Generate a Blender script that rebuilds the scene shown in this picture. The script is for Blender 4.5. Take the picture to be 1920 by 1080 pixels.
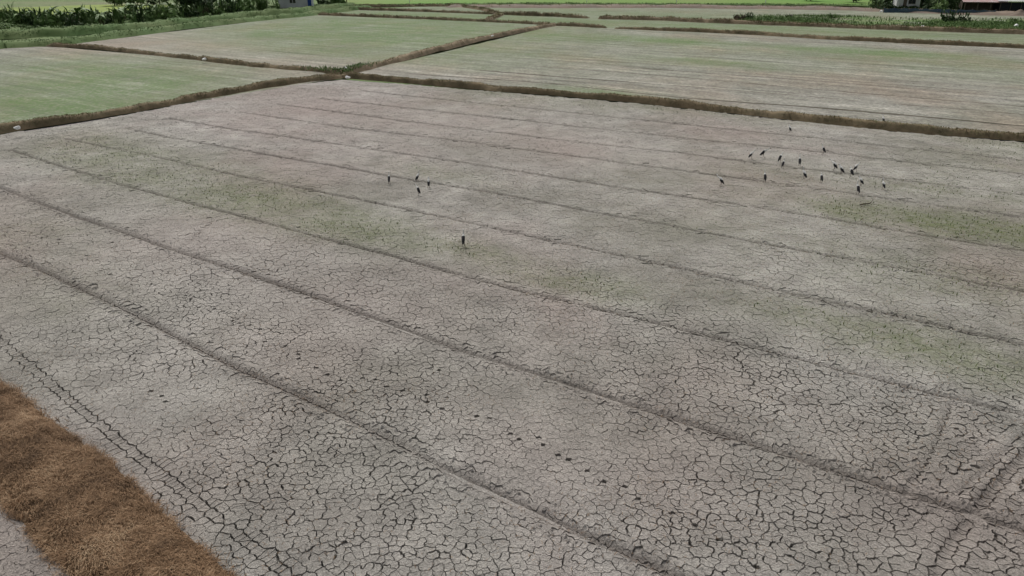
import bpy, bmesh, math, random
import numpy as np
from mathutils import Vector, noise as mnoise
from mathutils.geometry import delaunay_2d_cdt

random.seed(7)
rng = np.random.default_rng(7)
S = bpy.context.scene
COL = S.collection
for o in list(bpy.data.objects):
    bpy.data.objects.remove(o)

# ------------------------------------------------------------------ camera
CAM_H = 12.0                       # a small drone, twelve metres up
FPX = 1400.0                       # focal length in pixels of the 1920 wide photograph
PITCH = math.radians(23.89)
cam_d = bpy.data.cameras.new('camera')
cam_d.sensor_width = 36.0
cam_d.lens = 36.0 * FPX / 1920.0
cam_d.clip_start = 0.1
cam_d.clip_end = 6000.0
cam = bpy.data.objects.new('camera', cam_d)
cam.location = (0, 0, CAM_H)
cam.rotation_euler = (math.pi / 2 - PITCH, 0, 0)
COL.objects.link(cam)
S.camera = cam

# ------------------------------------------------------------------ sky, sun, exposure
SUN_ELEV = math.radians(52)
SUN_AZ = math.radians(-22)         # ahead of the camera, a little to the left (from +Y towards -X)
world = bpy.data.worlds.new('World')
S.world = world
world.use_nodes = True
wn = world.node_tree
wn.nodes.clear()
sky = wn.nodes.new('ShaderNodeTexSky')
sky.sky_type = 'NISHITA'
sky.sun_disc = False
sky.sun_elevation = SUN_ELEV
sky.sun_rotation = SUN_AZ
sky.air_density = 1.0
sky.dust_density = 6.0
sky.ozone_density = 1.0
# an overcast sky: the blue is taken down towards grey
hsv = wn.nodes.new('ShaderNodeHueSaturation')
hsv.inputs['Saturation'].default_value = 0.25
bg = wn.nodes.new('ShaderNodeBackground')
bg.inputs['Strength'].default_value = 0.095
wo = wn.nodes.new('ShaderNodeOutputWorld')
wn.links.new(sky.outputs[0], hsv.inputs['Color'])
wn.links.new(hsv.outputs[0], bg.inputs['Color'])
wn.links.new(bg.outputs[0], wo.inputs['Surface'])

sun_d = bpy.data.lights.new('sun', 'SUN')
sun_d.energy = 1.35
sun_d.angle = math.radians(13)
sun_d.color = (1.0, 0.95, 0.89)
sun = bpy.data.objects.new('sun', sun_d)
sdir = Vector((math.sin(SUN_AZ) * math.cos(SUN_ELEV), math.cos(SUN_AZ) * math.cos(SUN_ELEV), math.sin(SUN_ELEV)))
sun.rotation_euler = sdir.to_track_quat('Z', 'Y').to_euler()
sun.location = sdir * 300
COL.objects.link(sun)

S.render.engine = 'CYCLES'
S.view_settings.view_transform = 'Standard'
S.view_settings.look = 'None'
S.view_settings.gamma = 1.0
S.view_settings.use_curve_mapping = False
S.view_settings.exposure = 0.31

# ------------------------------------------------------------------ helpers
CP, SP = math.cos(PITCH), math.sin(PITCH)

def P(px, py, z=0.0):
    """the point of the plane at height z that the photograph shows at pixel (px, py)"""
    a = (px - 960.0) / FPX
    b = (540.0 - py) / FPX
    dx, dy, dz = a, CP + b * SP, -SP + b * CP
    t = (z - CAM_H) / dz
    return np.array((dx * t, dy * t))

def PL(pts, z=0.0):
    return [P(x, y, z) for x, y in pts]

def resample(pts, step):
    pts = np.array(pts, float)
    seg = np.hypot(*(pts[1:] - pts[:-1]).T)
    cum = np.concatenate(([0], np.cumsum(seg)))
    n = max(2, int(cum[-1] / step) + 1)
    t = np.linspace(0, cum[-1], n)
    return np.stack([np.interp(t, cum, pts[:, 0]), np.interp(t, cum, pts[:, 1])], 1)

def smooth_line(pts, step, it=3):
    q = resample(pts, step)
    for _ in range(it):
        q[1:-1] = 0.25 * q[:-2] + 0.5 * q[1:-1] + 0.25 * q[2:]
    return q

def inside(poly, pts):
    poly = np.array(poly); pts = np.atleast_2d(pts)
    x, y = pts[:, 0], pts[:, 1]
    r = np.zeros(len(pts), bool)
    j = len(poly) - 1
    for i in range(len(poly)):
        xi, yi = poly[i]; xj, yj = poly[j]
        c = ((yi > y) != (yj > y)) & (x < (xj - xi) * (y - yi) / (yj - yi + 1e-12) + xi)
        r ^= c
        j = i
    return r

def seg_dist(pts, line):
    """distance of each point to a polyline"""
    best = np.full(len(pts), 1e9)
    for a, b in zip(line[:-1], line[1:]):
        d = b - a
        L = d @ d + 1e-12
        t = np.clip(((pts - a) @ d) / L, 0, 1)
        q = a + t[:, None] * d
        best = np.minimum(best, np.hypot(pts[:, 0] - q[:, 0], pts[:, 1] - q[:, 1]))
    return best

def vnoise(x, y, s=1.0, seed=0):
    """smooth value noise of arrays, -1..1"""
    x = np.asarray(x) * s + seed * 17.31
    y = np.asarray(y) * s + seed * 9.17
    xi = np.floor(x).astype(np.int64); yi = np.floor(y).astype(np.int64)
    fx = x - xi; fy = y - yi
    fx = fx * fx * (3 - 2 * fx); fy = fy * fy * (3 - 2 * fy)
    def h(a, b):
        n = (a * 374761393 + b * 668265263 + seed * 1442695) & 0x7fffffff
        n = ((n ^ (n >> 13)) * 1274126177) & 0x7fffffff
        return ((n ^ (n >> 16)) & 0xffff) / 32767.5 - 1.0
    return (h(xi, yi) * (1 - fx) + h(xi + 1, yi) * fx) * (1 - fy) + (h(xi, yi + 1) * (1 - fx) + h(xi + 1, yi + 1) * fx) * fy

def mesh_np(name, verts, loops, sizes, smooth=False, attrs=None):
    me = bpy.data.meshes.new(name)
    verts = np.asarray(verts, np.float32)
    loops = np.asarray(loops, np.int32).ravel(); sizes = np.asarray(sizes, np.int32)
    me.vertices.add(len(verts)); me.vertices.foreach_set('co', verts.ravel())
    me.loops.add(len(loops)); me.loops.foreach_set('vertex_index', loops)
    me.polygons.add(len(sizes))
    st = np.concatenate(([0], np.cumsum(sizes)[:-1])).astype(np.int32)
    me.polygons.foreach_set('loop_start', st)
    me.polygons.foreach_set('loop_total', sizes)
    me.polygons.foreach_set('use_smooth', np.full(len(sizes), smooth))
    for k, v in (attrs or {}).items():
        a = me.attributes.new(k, 'FLOAT', 'POINT')
        a.data.foreach_set('value', np.asarray(v, np.float32))
    me.update(calc_edges=True)
    me.validate()
    return me

def add(name, me, mat=None, parent=None, loc=(0, 0, 0), rot=(0, 0, 0), scale=(1, 1, 1)):
    o = bpy.data.objects.new(name, me)
    COL.objects.link(o)
    o.location = loc; o.rotation_euler = rot; o.scale = scale
    if parent is not None:
        o.parent = parent
    if mat is not None and me is not None:
        if not me.materials:
            me.materials.append(mat)
    return o

def empty(name, loc=(0, 0, 0), rz=0.0, scale=1.0):
    o = bpy.data.objects.new(name, None)
    COL.objects.link(o)
    o.location = loc; o.rotation_euler = (0, 0, rz); o.scale = (scale,) * 3
    o.empty_display_size = 0.2
    return o

def tag(o, label=None, cat=None, group=None, kind=None):
    if label: o['label'] = label
    if cat: o['category'] = cat
    if group: o['group'] = group
    if kind: o['kind'] = kind
    return o

# ------------------------------------------------------------------ materials
class NB:
    def __init__(self, name):
        self.m = bpy.data.materials.new(name)
        self.m.use_nodes = True
        self.t = self.m.node_tree
        self.b = self.t.nodes['Principled BSDF']
        self.b.inputs['Specular IOR Level'].default_value = 0.2
        self.b.inputs['Roughness'].default_value = 0.9
        self.g = self.t.nodes.new('ShaderNodeNewGeometry')
    def pos(self, scale=(1, 1, 1), rz=0.0):
        mp = self.t.nodes.new('ShaderNodeMapping')
        mp.vector_type = 'TEXTURE' if rz else 'POINT'
        if rz:
            mp.inputs['Rotation'].default_value = (0, 0, rz)
            mp.inputs['Scale'].default_value = tuple(1 / s for s in scale)
        else:
            mp.inputs['Scale'].default_value = scale
        self.t.links.new(self.g.outputs['Position'], mp.inputs['Vector'])
        return mp.outputs[0]
    def noise(self, scale, detail=4.0, vec=None, rough=0.55, dist=0.0):
        n = self.t.nodes.new('ShaderNodeTexNoise')
        n.inputs['Scale'].default_value = scale
        n.inputs['Detail'].default_value = detail
        n.inputs['Roughness'].default_value = rough
        n.inputs['Distortion'].default_value = dist
        self.t.links.new(vec if vec is not None else self.pos(), n.inputs['Vector'])
        return n.outputs['Fac']
    def ramp(self, fac, stops):
        r = self.t.nodes.new('ShaderNodeValToRGB')
        e = r.color_ramp.elements
        while len(e) < len(stops): e.new(0.5)
        for i, (p, c) in enumerate(stops):
            e[i].position = p
            e[i].color = (c, c, c, 1) if not isinstance(c, (tuple, list)) else (*c, 1)
        self.t.links.new(fac, r.inputs[0])
        return r.outputs[0]
    def mix(self, fac, a, b, mode='MIX'):
        x = self.t.nodes.new('ShaderNodeMix')
        x.data_type = 'RGBA'; x.blend_type = mode
        for s, v in ((x.inputs['Factor'], fac), (x.inputs['A'], a), (x.inputs['B'], b)):
            if isinstance(v, (int, float)): s.default_value = v if s.type == 'VALUE' else (v, v, v, 1)
            elif isinstance(v, tuple): s.default_value = (*v, 1)
            else: self.t.links.new(v, s)
        return x.outputs['Result']
    def attr(self, name):
        a = self.t.nodes.new('ShaderNodeAttribute')
        a.attribute_name = name
        return a.outputs['Fac']
    def math(self, op, a, b=0.0):
        x = self.t.nodes.new('ShaderNodeMath'); x.operation = op
        for s, v in zip(x.inputs, (a, b)):
            if isinstance(v, (int, float)): s.default_value = v
            else: self.t.links.new(v, s)
        return x.outputs[0]
    def bump(self, h, dist, strength=1.0):
        x = self.t.nodes.new('ShaderNodeBump')
        x.inputs['Distance'].default_value = dist
        x.inputs['Strength'].default_value = strength
        self.t.links.new(h, x.inputs['Height'])
        self.t.links.new(x.outputs[0], self.b.inputs['Normal'])
    def color(self, c):
        if isinstance(c, tuple): self.b.inputs['Base Color'].default_value = (*c, 1)
        else: self.t.links.new(c, self.b.inputs['Base Color'])
        return self.m

FURROW = math.atan2(*(P(1500, 552) - P(700, 380))[::-1])      # direction of the wheel ruts on the ground

def soil_material(name, light, dark, pink, green, streak=0.0, grass=(0.11, 0.135, 0.055), grain=14.0):
    n = NB(name)
    big = n.noise(0.11, 4.0)
    mid = n.noise(0.75, 4.0)
    c = n.mix(n.ramp(big, [(0.38, 0.0), (0.62, 1.0)]), dark, light)
    c = n.mix(n.math('MULTIPLY', n.ramp(n.noise(0.07, 3.0, n.pos((1.3, 0.8, 1))), [(0.47, 0.0), (0.66, 1.0)]), 0.8), c, pink)
    c = n.mix(1.0, c, n.ramp(mid, [(0.25, 0.72), (0.75, 1.22)]), 'MULTIPLY')
    fine = n.noise(grain, 6.0, rough=0.7)
    c = n.mix(1.0, c, n.ramp(fine, [(0.3, 0.58), (0.7, 1.32)]), 'MULTIPLY')
    spk = n.noise(grain * 0.42, 3.0, rough=0.8)
    c = n.mix(1.0, c, n.ramp(spk, [(0.30, 0.55), (0.42, 1.0), (0.62, 1.0), (0.75, 1.2)]), 'MULTIPLY')
    if streak:
        st = n.noise(1.0, 5.0, n.pos((0.045, 0.75, 1), FURROW), rough=0.6)
        st2 = n.noise(1.0, 4.0, n.pos((0.035, 2.6, 1), FURROW), rough=0.65)
        c = n.mix(streak, c, n.ramp(st2, [(0.30, 0.62), (0.44, 0.96), (0.58, 1.0), (0.70, 1.28)]), 'MULTIPLY')
        c = n.mix(streak, c, n.ramp(st, [(0.28, 0.45), (0.42, 0.85), (0.55, 1.0), (0.72, 1.5)]), 'MULTIPLY')
    c = n.mix(n.math('MULTIPLY', n.attr('warm'), 0.62), c, n.mix(1.0, pink, n.ramp(fine, [(0.3, 0.62), (0.7, 1.3)]), 'MULTIPLY'))
    ga = n.math('MULTIPLY', n.attr('green'), n.ramp(n.noise(2.2, 5.0, rough=0.7), [(0.28, 0.25), (0.62, 1.0)]))
    c = n.mix(ga, c, grass)
    c = n.mix(n.math('MULTIPLY', n.attr('rut'), 0.75), c, (0.150, 0.128, 0.112))
    n.bump(n.math('ADD', fine, n.math('MULTIPLY', spk, 0.8)), 0.075, 0.9)
    return n.color(c)

MUD = soil_material('dry_mud', (0.415, 0.395, 0.365), (0.285, 0.270, 0.240), (0.340, 0.290, 0.263), 1.0, grain=18.0, grass=(0.125, 0.155, 0.058))
FIELD = soil_material('field_soil', (0.315, 0.305, 0.268), (0.24, 0.232, 0.195), (0.285, 0.238, 0.190), 1.0, streak=1.0, grain=3.0, grass=(0.085, 0.158, 0.036))

def simple(name, col, var=0.25, scale=3.0, rough=0.9, spec=0.2, bump=0.0, col2=None):
    n = NB(name)
    f = n.noise(scale, 5.0)
    c2 = col2 or tuple(v * (1 - var) for v in col)
    c = n.mix(n.ramp(f, [(0.32, 0.0), (0.68, 1.0)]), c2, col)
    n.b.inputs['Roughness'].default_value = rough
    n.b.inputs['Specular IOR Level'].default_value = spec
    if bump: n.bump(f, bump)
    return n.color(c)

def blade_material(name, stops, patch=None, trans=0.0):
    """colour by a random value stored on each blade or leaf, drifting with the place"""
    n = NB(name)
    f = n.math('ADD', n.math('MULTIPLY', n.attr('rnd'), 0.7), n.math('MULTIPLY', n.noise(patch or 0.8, 3.0), 0.6))
    f = n.math('SUBTRACT', f, 0.15)
    c = n.ramp(f, stops)
    n.b.inputs['Roughness'].default_value = 0.75
    return n.color(c)

STRAW = blade_material('straw_blades', [(0.0, (0.075, 0.046, 0.026)), (0.3, (0.165, 0.100, 0.053)), (0.62, (0.29, 0.180, 0.100)), (1.0, (0.50, 0.37, 0.235))], 1.1)
BUND_GRASS = blade_material('bund_blades', [(0.0, (0.085, 0.066, 0.04)), (0.4, (0.16, 0.125, 0.07)), (0.55, (0.25, 0.195, 0.105)), (0.68, (0.19, 0.185, 0.075)), (0.85, (0.10, 0.145, 0.042))], 0.22)
GREEN_BLADES = blade_material('green_blades', [(0.0, (0.045, 0.085, 0.025)), (0.5, (0.085, 0.155, 0.04)), (0.85, (0.13, 0.20, 0.06)), (1.0, (0.21, 0.22, 0.10))], 0.12)
SPROUT = blade_material('sprout_blades', [(0.0, (0.07, 0.10, 0.03)), (0.6, (0.12, 0.16, 0.05)), (1.0, (0.20, 0.20, 0.09))], 0.3)
LEAF = blade_material('shrub_leaves', [(0.0, (0.065, 0.115, 0.04)), (0.5, (0.115, 0.185, 0.062)), (0.85, (0.175, 0.25, 0.09)), (1.0, (0.26, 0.30, 0.15))], 0.2)
DARK_LEAF = blade_material('tree_leaves', [(0.0, (0.018, 0.034, 0.014)), (0.5, (0.035, 0.065, 0.022)), (1.0, (0.075, 0.115, 0.04))], 0.2)
DRY_LEAF = blade_material('dead_leaves', [(0.0, (0.05, 0.038, 0.026)), (0.6, (0.10, 0.078, 0.05)), (1.0, (0.20, 0.16, 0.10))], 0.5)
RICE = blade_material('rice_blades', [(0.0, (0.16, 0.26, 0.03)), (0.6, (0.25, 0.36, 0.05)), (1.0, (0.33, 0.40, 0.08))], 0.05)
BUND_SOIL = simple('bund_soil', (0.215, 0.165, 0.10), 0.45, 0.8, bump=0.14, col2=(0.10, 0.085, 0.05))
BUND_PALE = simple('bund_pale', (0.29, 0.225, 0.15), 0.35, 0.9, bump=0.12, col2=(0.17, 0.135, 0.085))
STRAW_SOIL = simple('straw_mat', (0.17, 0.108, 0.062), 0.45, 7.0, bump=0.05)
VERGE_SOIL = simple('verge_turf', (0.085, 0.155, 0.05), 0.4, 0.12, bump=0.1, col2=(0.12, 0.155, 0.06))
TRUNK = simple('bark', (0.12, 0.095, 0.07), 0.4, 4.0, bump=0.03)
BANANA_STEM = simple('banana_stem', (0.16, 0.17, 0.08), 0.4, 3.0)
def banana_leaf_mat():
    n = NB('banana_leaf')
    f = n.math('ADD', n.math('MULTIPLY', n.attr('rnd'), 0.5), n.math('MULTIPLY', n.noise(1.2, 3.0), 0.7))
    n.b.inputs['Roughness'].default_value = 0.62
    n.b.inputs['Specular IOR Level'].default_value = 0.3
    return n.color(n.ramp(f, [(0.2, (0.06, 0.115, 0.032)), (0.6, (0.10, 0.18, 0.05)), (0.95, (0.17, 0.25, 0.08))]))
BANANA_LEAF = banana_leaf_mat()

# ------------------------------------------------------------------ geometry builders
def blades(name, base, length, width, mat, parent, lean=0.5, kind='stuff', updir=None, stiff=0.5, rnd=None):
    """many bent grass blades in one mesh; base is an (n,3) array of roots"""
    n = len(base)
    az = rng.uniform(0, 2 * math.pi, n)
    ln = length * rng.uniform(0.55, 1.25, n)
    w = width * rng.uniform(0.7, 1.3, n)
    le = np.clip(rng.normal(lean, 0.25, n), 0.05, 1.25)
    d = np.stack([np.cos(az), np.sin(az)], 1)
    if updir is not None:
        d = d * 0.75 + updir
        d /= np.linalg.norm(d, axis=1)[:, None] + 1e-9
    s = np.stack([-d[:, 1], d[:, 0], np.zeros(n)], 1) * (w / 2)[:, None]
    def at(t, bend):
        a = le * bend
        return np.stack([d[:, 0] * np.sin(a) * ln * t, d[:, 1] * np.sin(a) * ln * t, np.cos(a) * ln * t], 1)
    m = base + at(0.55, 0.7)
    tip = base + at(1.0, 1.15)
    V = np.stack([base - s, base + s, m + s * 0.8, m - s * 0.8, tip], 1).reshape(-1, 3)
    i0 = np.arange(n)[:, None] * 5
    q = np.concatenate([i0 + np.array([[0, 1, 2, 3]]), i0 + np.array([[3, 2, 4]])], 1)
    sizes = np.tile([4, 3], n)
    r = rng.uniform(0, 1, n) if rnd is None else rnd
    me = mesh_np(name, V, q, sizes, False, {'rnd': np.repeat(r, 5)})
    o = add(name, me, mat, parent)
    if kind: o['kind'] = kind
    return o

def sweep(name, line, width, height, mat, parent=None, rough=0.12, flat=0.35, taper=1.5, seed=0, ncross=11, z0=-0.02, kind='structure', vary=1.0):
    """an earth bank along a ground polyline: rounded uneven section, ends sloped down"""
    n = len(line)
    tan = np.gradient(line, axis=0)
    tan /= np.linalg.norm(tan, axis=1)[:, None] + 1e-9
    nor = np.stack([-tan[:, 1], tan[:, 0]], 1)
    cum = np.concatenate(([0], np.cumsum(np.hypot(*(line[1:] - line[:-1]).T))))
    endf = np.clip(np.minimum(cum, cum[-1] - cum) / max(taper, 1e-3), 0, 1) ** 0.6 if taper else np.ones(n)
    u = np.linspace(-1, 1, ncross)
    prof = np.clip((1 - np.abs(u)) / (1 - flat), 0, 1)
    prof = (prof * prof * (3 - 2 * prof)) ** 0.7
    W = width * (1 + vary * 0.22 * vnoise(cum, cum * 0, 0.22, seed + 1) + vary * 0.14 * vnoise(cum, cum * 0, 0.9, seed + 2))
    H = height * (1 + 0.25 * vnoise(cum, cum * 0, 0.17, seed + 3) + 0.22 * vnoise(cum, cum * 0, 0.7, seed + 7)) * endf
    off = 0.10 * vary * width * vnoise(cum, cum * 0, 0.3, seed + 4)
    X = line[:, None, :] + nor[:, None, :] * ((u[None, :] * W[:, None] / 2) + off[:, None])[:, :, None]
    Z = prof[None, :] * H[:, None]
    Z = Z + rough * height * prof[None, :] ** 0.5 * vnoise(X[:, :, 0], X[:, :, 1], 2.3, seed + 5) + 0.5 * rough * height * prof[None, :] ** 0.5 * vnoise(X[:, :, 0], X[:, :, 1], 6.1, seed + 6)
    Z[:, 0] = z0; Z[:, -1] = z0
    V = np.concatenate([X, Z[:, :, None]], 2).reshape(-1, 3)
    a = (np.arange(n - 1)[:, None] * ncross + np.arange(ncross - 1)[None, :]).ravel()
    q = np.stack([a, a + ncross, a + ncross + 1, a + 1], 1)
    q = q[:, ::-1]
    me = mesh_np(name, V, q, np.full(len(q), 4), True)
    o = add(name, me, mat, parent)
    if parent is None: o['kind'] = kind
    grid = V.reshape(n, ncross, 3)
    return o, grid

def on_grid(grid, n, power=1.0):
    """random points on a swept bank, evenly per area along its length"""
    ns, nc, _ = grid.shape
    i = rng.uniform(0, ns - 1.001, n); j = rng.uniform(0.6, nc - 1.6, n)
    i0 = i.astype(int); j0 = j.astype(int); fi = (i - i0)[:, None]; fj = (j - j0)[:, None]
    return (grid[i0, j0] * (1 - fi) + grid[i0 + 1, j0] * fi) * (1 - fj) + (grid[i0, j0 + 1] * (1 - fi) + grid[i0 + 1, j0 + 1] * fi) * fj

def leaf_cloud(name, lumps, per, size, mat, parent, drop=0.25):
    """a crown of leaf-sized folded quads spread through several uneven lumps"""
    Vs = []; R = []
    for (cx, cy, cz, rx, ry, rz) in lumps:
        k = max(12, int(per * rx * ry * rz * 4))
        d = rng.normal(size=(k, 3)); d /= np.linalg.norm(d, axis=1)[:, None]
        r = rng.uniform(0.35, 1.06, k) ** 0.6
        nz = 1 + 0.28 * vnoise(d[:, 0] * 3 + cx, d[:, 1] * 3 + d[:, 2] * 2.3 + cz, 1.0, 5)
        c = d * (r * nz)[:, None] * np.array([rx, ry, rz]) + np.array([cx, cy, cz])
        keep = vnoise(c[:, 0] * 1.4, c[:, 1] * 1.4 + c[:, 2] * 1.7, 1.0, 9) > -drop - 0.35
        c = c[keep]; d = d[keep]; k = len(c)
        t = rng.normal(size=(k, 3)); t -= (t * d).sum(1)[:, None] * d * 0.7
        t /= np.linalg.norm(t, axis=1)[:, None] + 1e-9
        b = np.cross(t, d + rng.normal(scale=0.6, size=(k, 3)))
        b /= np.linalg.norm(b, axis=1)[:, None] + 1e-9
        s = size * rng.uniform(0.6, 1.4, k)[:, None]
        v = np.stack([c - t * s, c + b * s * 0.45, c + t * s, c - b * s * 0.45], 1)
        Vs.append(v.reshape(-1, 3)); R.append(np.repeat(rng.uniform(0, 1, k), 4))
    V = np.concatenate(Vs); R = np.concatenate(R)
    q = np.arange(len(V)).reshape(-1, 4)
    me = mesh_np(name, V, q, np.full(len(q), 4), False, {'rnd': R})
    return add(name, me, mat, parent)

def tube_mesh(name, path, radii, sides=8):
    path = [Vector(p) for p in path]
    V = []; F = []
    for i, p in enumerate(path):
        d = (path[min(i + 1, len(path) - 1)] - path[max(i - 1, 0)]).normalized()
        a = d.orthogonal().normalized(); b = d.cross(a)
        if i and False: pass
        for k in range(sides):
            t = 2 * math.pi * k / sides
            V.append(p + (a * math.cos(t) + b * math.sin(t)) * radii[i])
    for i in range(len(path) - 1):
        for k in range(sides):
            F.append((i * sides + k, i * sides + (k + 1) % sides, (i + 1) * sides + (k + 1) % sides, (i + 1) * sides + k))
    F.append(tuple(range(sides))[::-1]); F.append(tuple(range((len(path) - 1) * sides, len(path) * sides)))
    me = bpy.data.meshes.new(name); me.from_pydata([tuple(v) for v in V], [], F)
    for p in me.polygons: p.use_smooth = len(p.vertices) == 4
    me.update()
    return me

def box_mesh(name, x0, x1, y0, y1, z0, z1, bevel=0.0):
    bm = bmesh.new()
    bmesh.ops.create_cube(bm, size=1.0)
    for v in bm.verts:
        v.co = Vector(((x0 + x1) / 2 + v.co.x * (x1 - x0), (y0 + y1) / 2 + v.co.y * (y1 - y0), (z0 + z1) / 2 + v.co.z * (z1 - z0)))
    if bevel:
        bmesh.ops.bevel(bm, geom=bm.edges[:], offset=bevel, segments=1, affect='EDGES')
    me = bpy.data.meshes.new(name); bm.to_mesh(me); bm.free()
    return me

# green weedy patches on the fields: pixel centre, half width, half height, strength
BLOBS = [(160, 290, 120, 30, 0.75), (300, 340, 150, 30, 0.55), (470, 375, 180, 32, 0.7), (640, 410, 130, 34, 0.85), (700, 440, 90, 24, 0.8),
         (900, 475, 110, 22, 0.6), (1060, 530, 90, 26, 0.8), (1150, 540, 60, 30, 0.5), (1690, 410, 120, 22, 0.9), (1860, 430, 130, 28, 0.95),
         (1700, 640, 170, 45, 0.6), (1560, 610, 120, 40, 0.4), (1820, 690, 120, 40, 0.5), (820, 325, 110, 16, 0.5), (330, 300, 200, 20, 0.35), (1800, 360, 200, 18, 0.4),
         (150, 560, 180, 60, 0.22), (60, 430, 160, 60, 0.25), (1500, 480, 400, 60, 0.15), (1850, 560, 180, 60, 0.3), (200, 250, 160, 16, 0.3),
         (1250, 205, 300, 14, 0.3)]
FAR_BLOBS = [(170, 165, 240, 45, 1.0), (60, 200, 190, 38, 1.0), (170, 130, 230, 25, 0.55), (660, 68, 240, 24, 1.0), (760, 45, 240, 14, 1.0), (520, 60, 140, 16, 0.7), (590, 95, 180, 12, 0.6),
             (860, 60, 130, 14, 0.7), (330, 120, 150, 10, 0.2),
             (1220, 75, 120, 7, 1.0), (1080, 70, 100, 7, 0.7), (1640, 98, 140, 9, 1.0), (1340, 118, 90, 9, 0.85), (1400, 100, 300, 12, 0.2), (850, 120, 160, 14, 0.35), (1750, 115, 200, 10, 0.4),
             (1110, 172, 80, 8, 0.8), (1840, 140, 200, 20, 0.3), (960, 100, 140, 12, 0.35), (1700, 66, 500, 14, 0.35), (760, 28, 200, 8, 0.6), (1200, 45, 300, 8, 0.45), (1000, 20, 400, 8, 0.4)]

WARM = [(330, 480, 220, 50, .8), (480, 430, 200, 30, .6), (640, 560, 280, 60, .8), (620, 195, 320, 40, .9), (850, 250, 300, 30, .8), (1030, 850, 300, 70, .5), (270, 660, 260, 80, .3), (830, 520, 90, 22, .8),
        (520, 640, 200, 60, .6), (1120, 280, 260, 24, .5), (160, 520, 60, 24, .6), (1350, 900, 300, 80, .4), (500, 920, 300, 70, .3),
        (560, 130, 130, 10, 1.0), (300, 80, 200, 16, 1.0), (200, 92, 120, 8, .8), (700, 115, 110, 12, 1.0), (900, 85, 90, 9, .8), (480, 118, 160, 9, .9), (1200, 190, 200, 12, .6), (1600, 240, 260, 10, .35),
        (1450, 62, 260, 6, .7), (1000, 62, 120, 8, .7), (1500, 170, 300, 10, .15), (330, 205, 160, 9, .8)]

def spread(pts, blobs, soft=0.75, stretch=1.35):
    g = np.zeros(len(pts))
    tf = math.tan(FURROW)
    for (x, y, rx, ry, st) in blobs:
        c = P(x, y)
        ex = np.abs(P(x + rx, y)[0] - c[0]) * stretch
        ey0 = P(x, y - ry)[1] - c[1]; ey1 = c[1] - P(x, y + ry)[1]
        dx = pts[:, 0] - c[0]
        sh = pts[:, 1] - c[1] - dx * tf * 0.85            # the patches lie along the ruts
        r2 = (dx / ex) ** 2 + (sh / np.where(sh > 0, ey0, ey1)) ** 2
        g = 1 - (1 - g) * (1 - st * np.exp(-r2 * soft))
    return g

def blob_field(pts, blobs):
    veil = np.clip(0.16 + 0.006 * pts[:, 0] + 0.22 * vnoise(pts[:, 0], pts[:, 1], 0.07, 23), 0, 0.4) * np.clip((pts[:, 1] - 14) / 22, 0, 1)
    n = 0.5 + 0.5 * vnoise(pts[:, 0], pts[:, 1], 0.45, 21) + 0.35 * vnoise(pts[:, 0], pts[:, 1], 1.3, 22)
    if blobs is FAR_BLOBS: veil = veil * 0.25
    return np.clip(veil * (0.5 + 0.5 * n) + spread(pts, blobs, 1.0) * (0.55 + 0.42 * n) * (1.15 if blobs is FAR_BLOBS else 0.85), 0, 1)

def warm_field(pts):
    n = vnoise(pts[:, 0], pts[:, 1], 0.3, 25)
    return np.clip(spread(pts, WARM, 0.9, 1.0) * (0.8 + 0.35 * n), 0, 1)

# ------------------------------------------------------------------ the large ground
def ground():
    xs = np.concatenate([np.linspace(-3000, -420, 8), np.linspace(-400, 400, 60), np.linspace(420, 3000, 8)])
    ys = np.concatenate([np.linspace(-400, -40, 4), np.linspace(-20, 480, 60), np.linspace(520, 4200, 12)])
    X, Y = np.meshgrid(xs, ys, indexing='ij')
    Z = -0.32 + 0.0 * X
    V = np.stack([X, Y, Z], 2).reshape(-1, 3)
    ny = len(ys)
    a = (np.arange(len(xs) - 1)[:, None] * ny + np.arange(ny - 1)[None, :]).ravel()
    q = np.stack([a, a + ny, a + ny + 1, a + 1], 1)
    n = NB('plain')
    c = n.ramp(n.noise(0.012, 4.0, n.pos((0.45, 1.0, 1))), [(0.3, (0.085, 0.15, 0.05)), (0.5, (0.125, 0.18, 0.065)), (0.62, (0.19, 0.185, 0.11)), (0.72, (0.12, 0.17, 0.06))])
    c = n.mix(1.0, c, n.ramp(n.noise(0.5, 6.0, rough=0.7), [(0.25, 0.65), (0.75, 1.3)]), 'MULTIPLY')
    n.bump(n.noise(1.2, 5.0), 0.3)
    m = n.color(c)
    tag(add('ground', mesh_np('ground', V, q, np.full(len(q), 4)), m), kind='structure')
ground()

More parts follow.
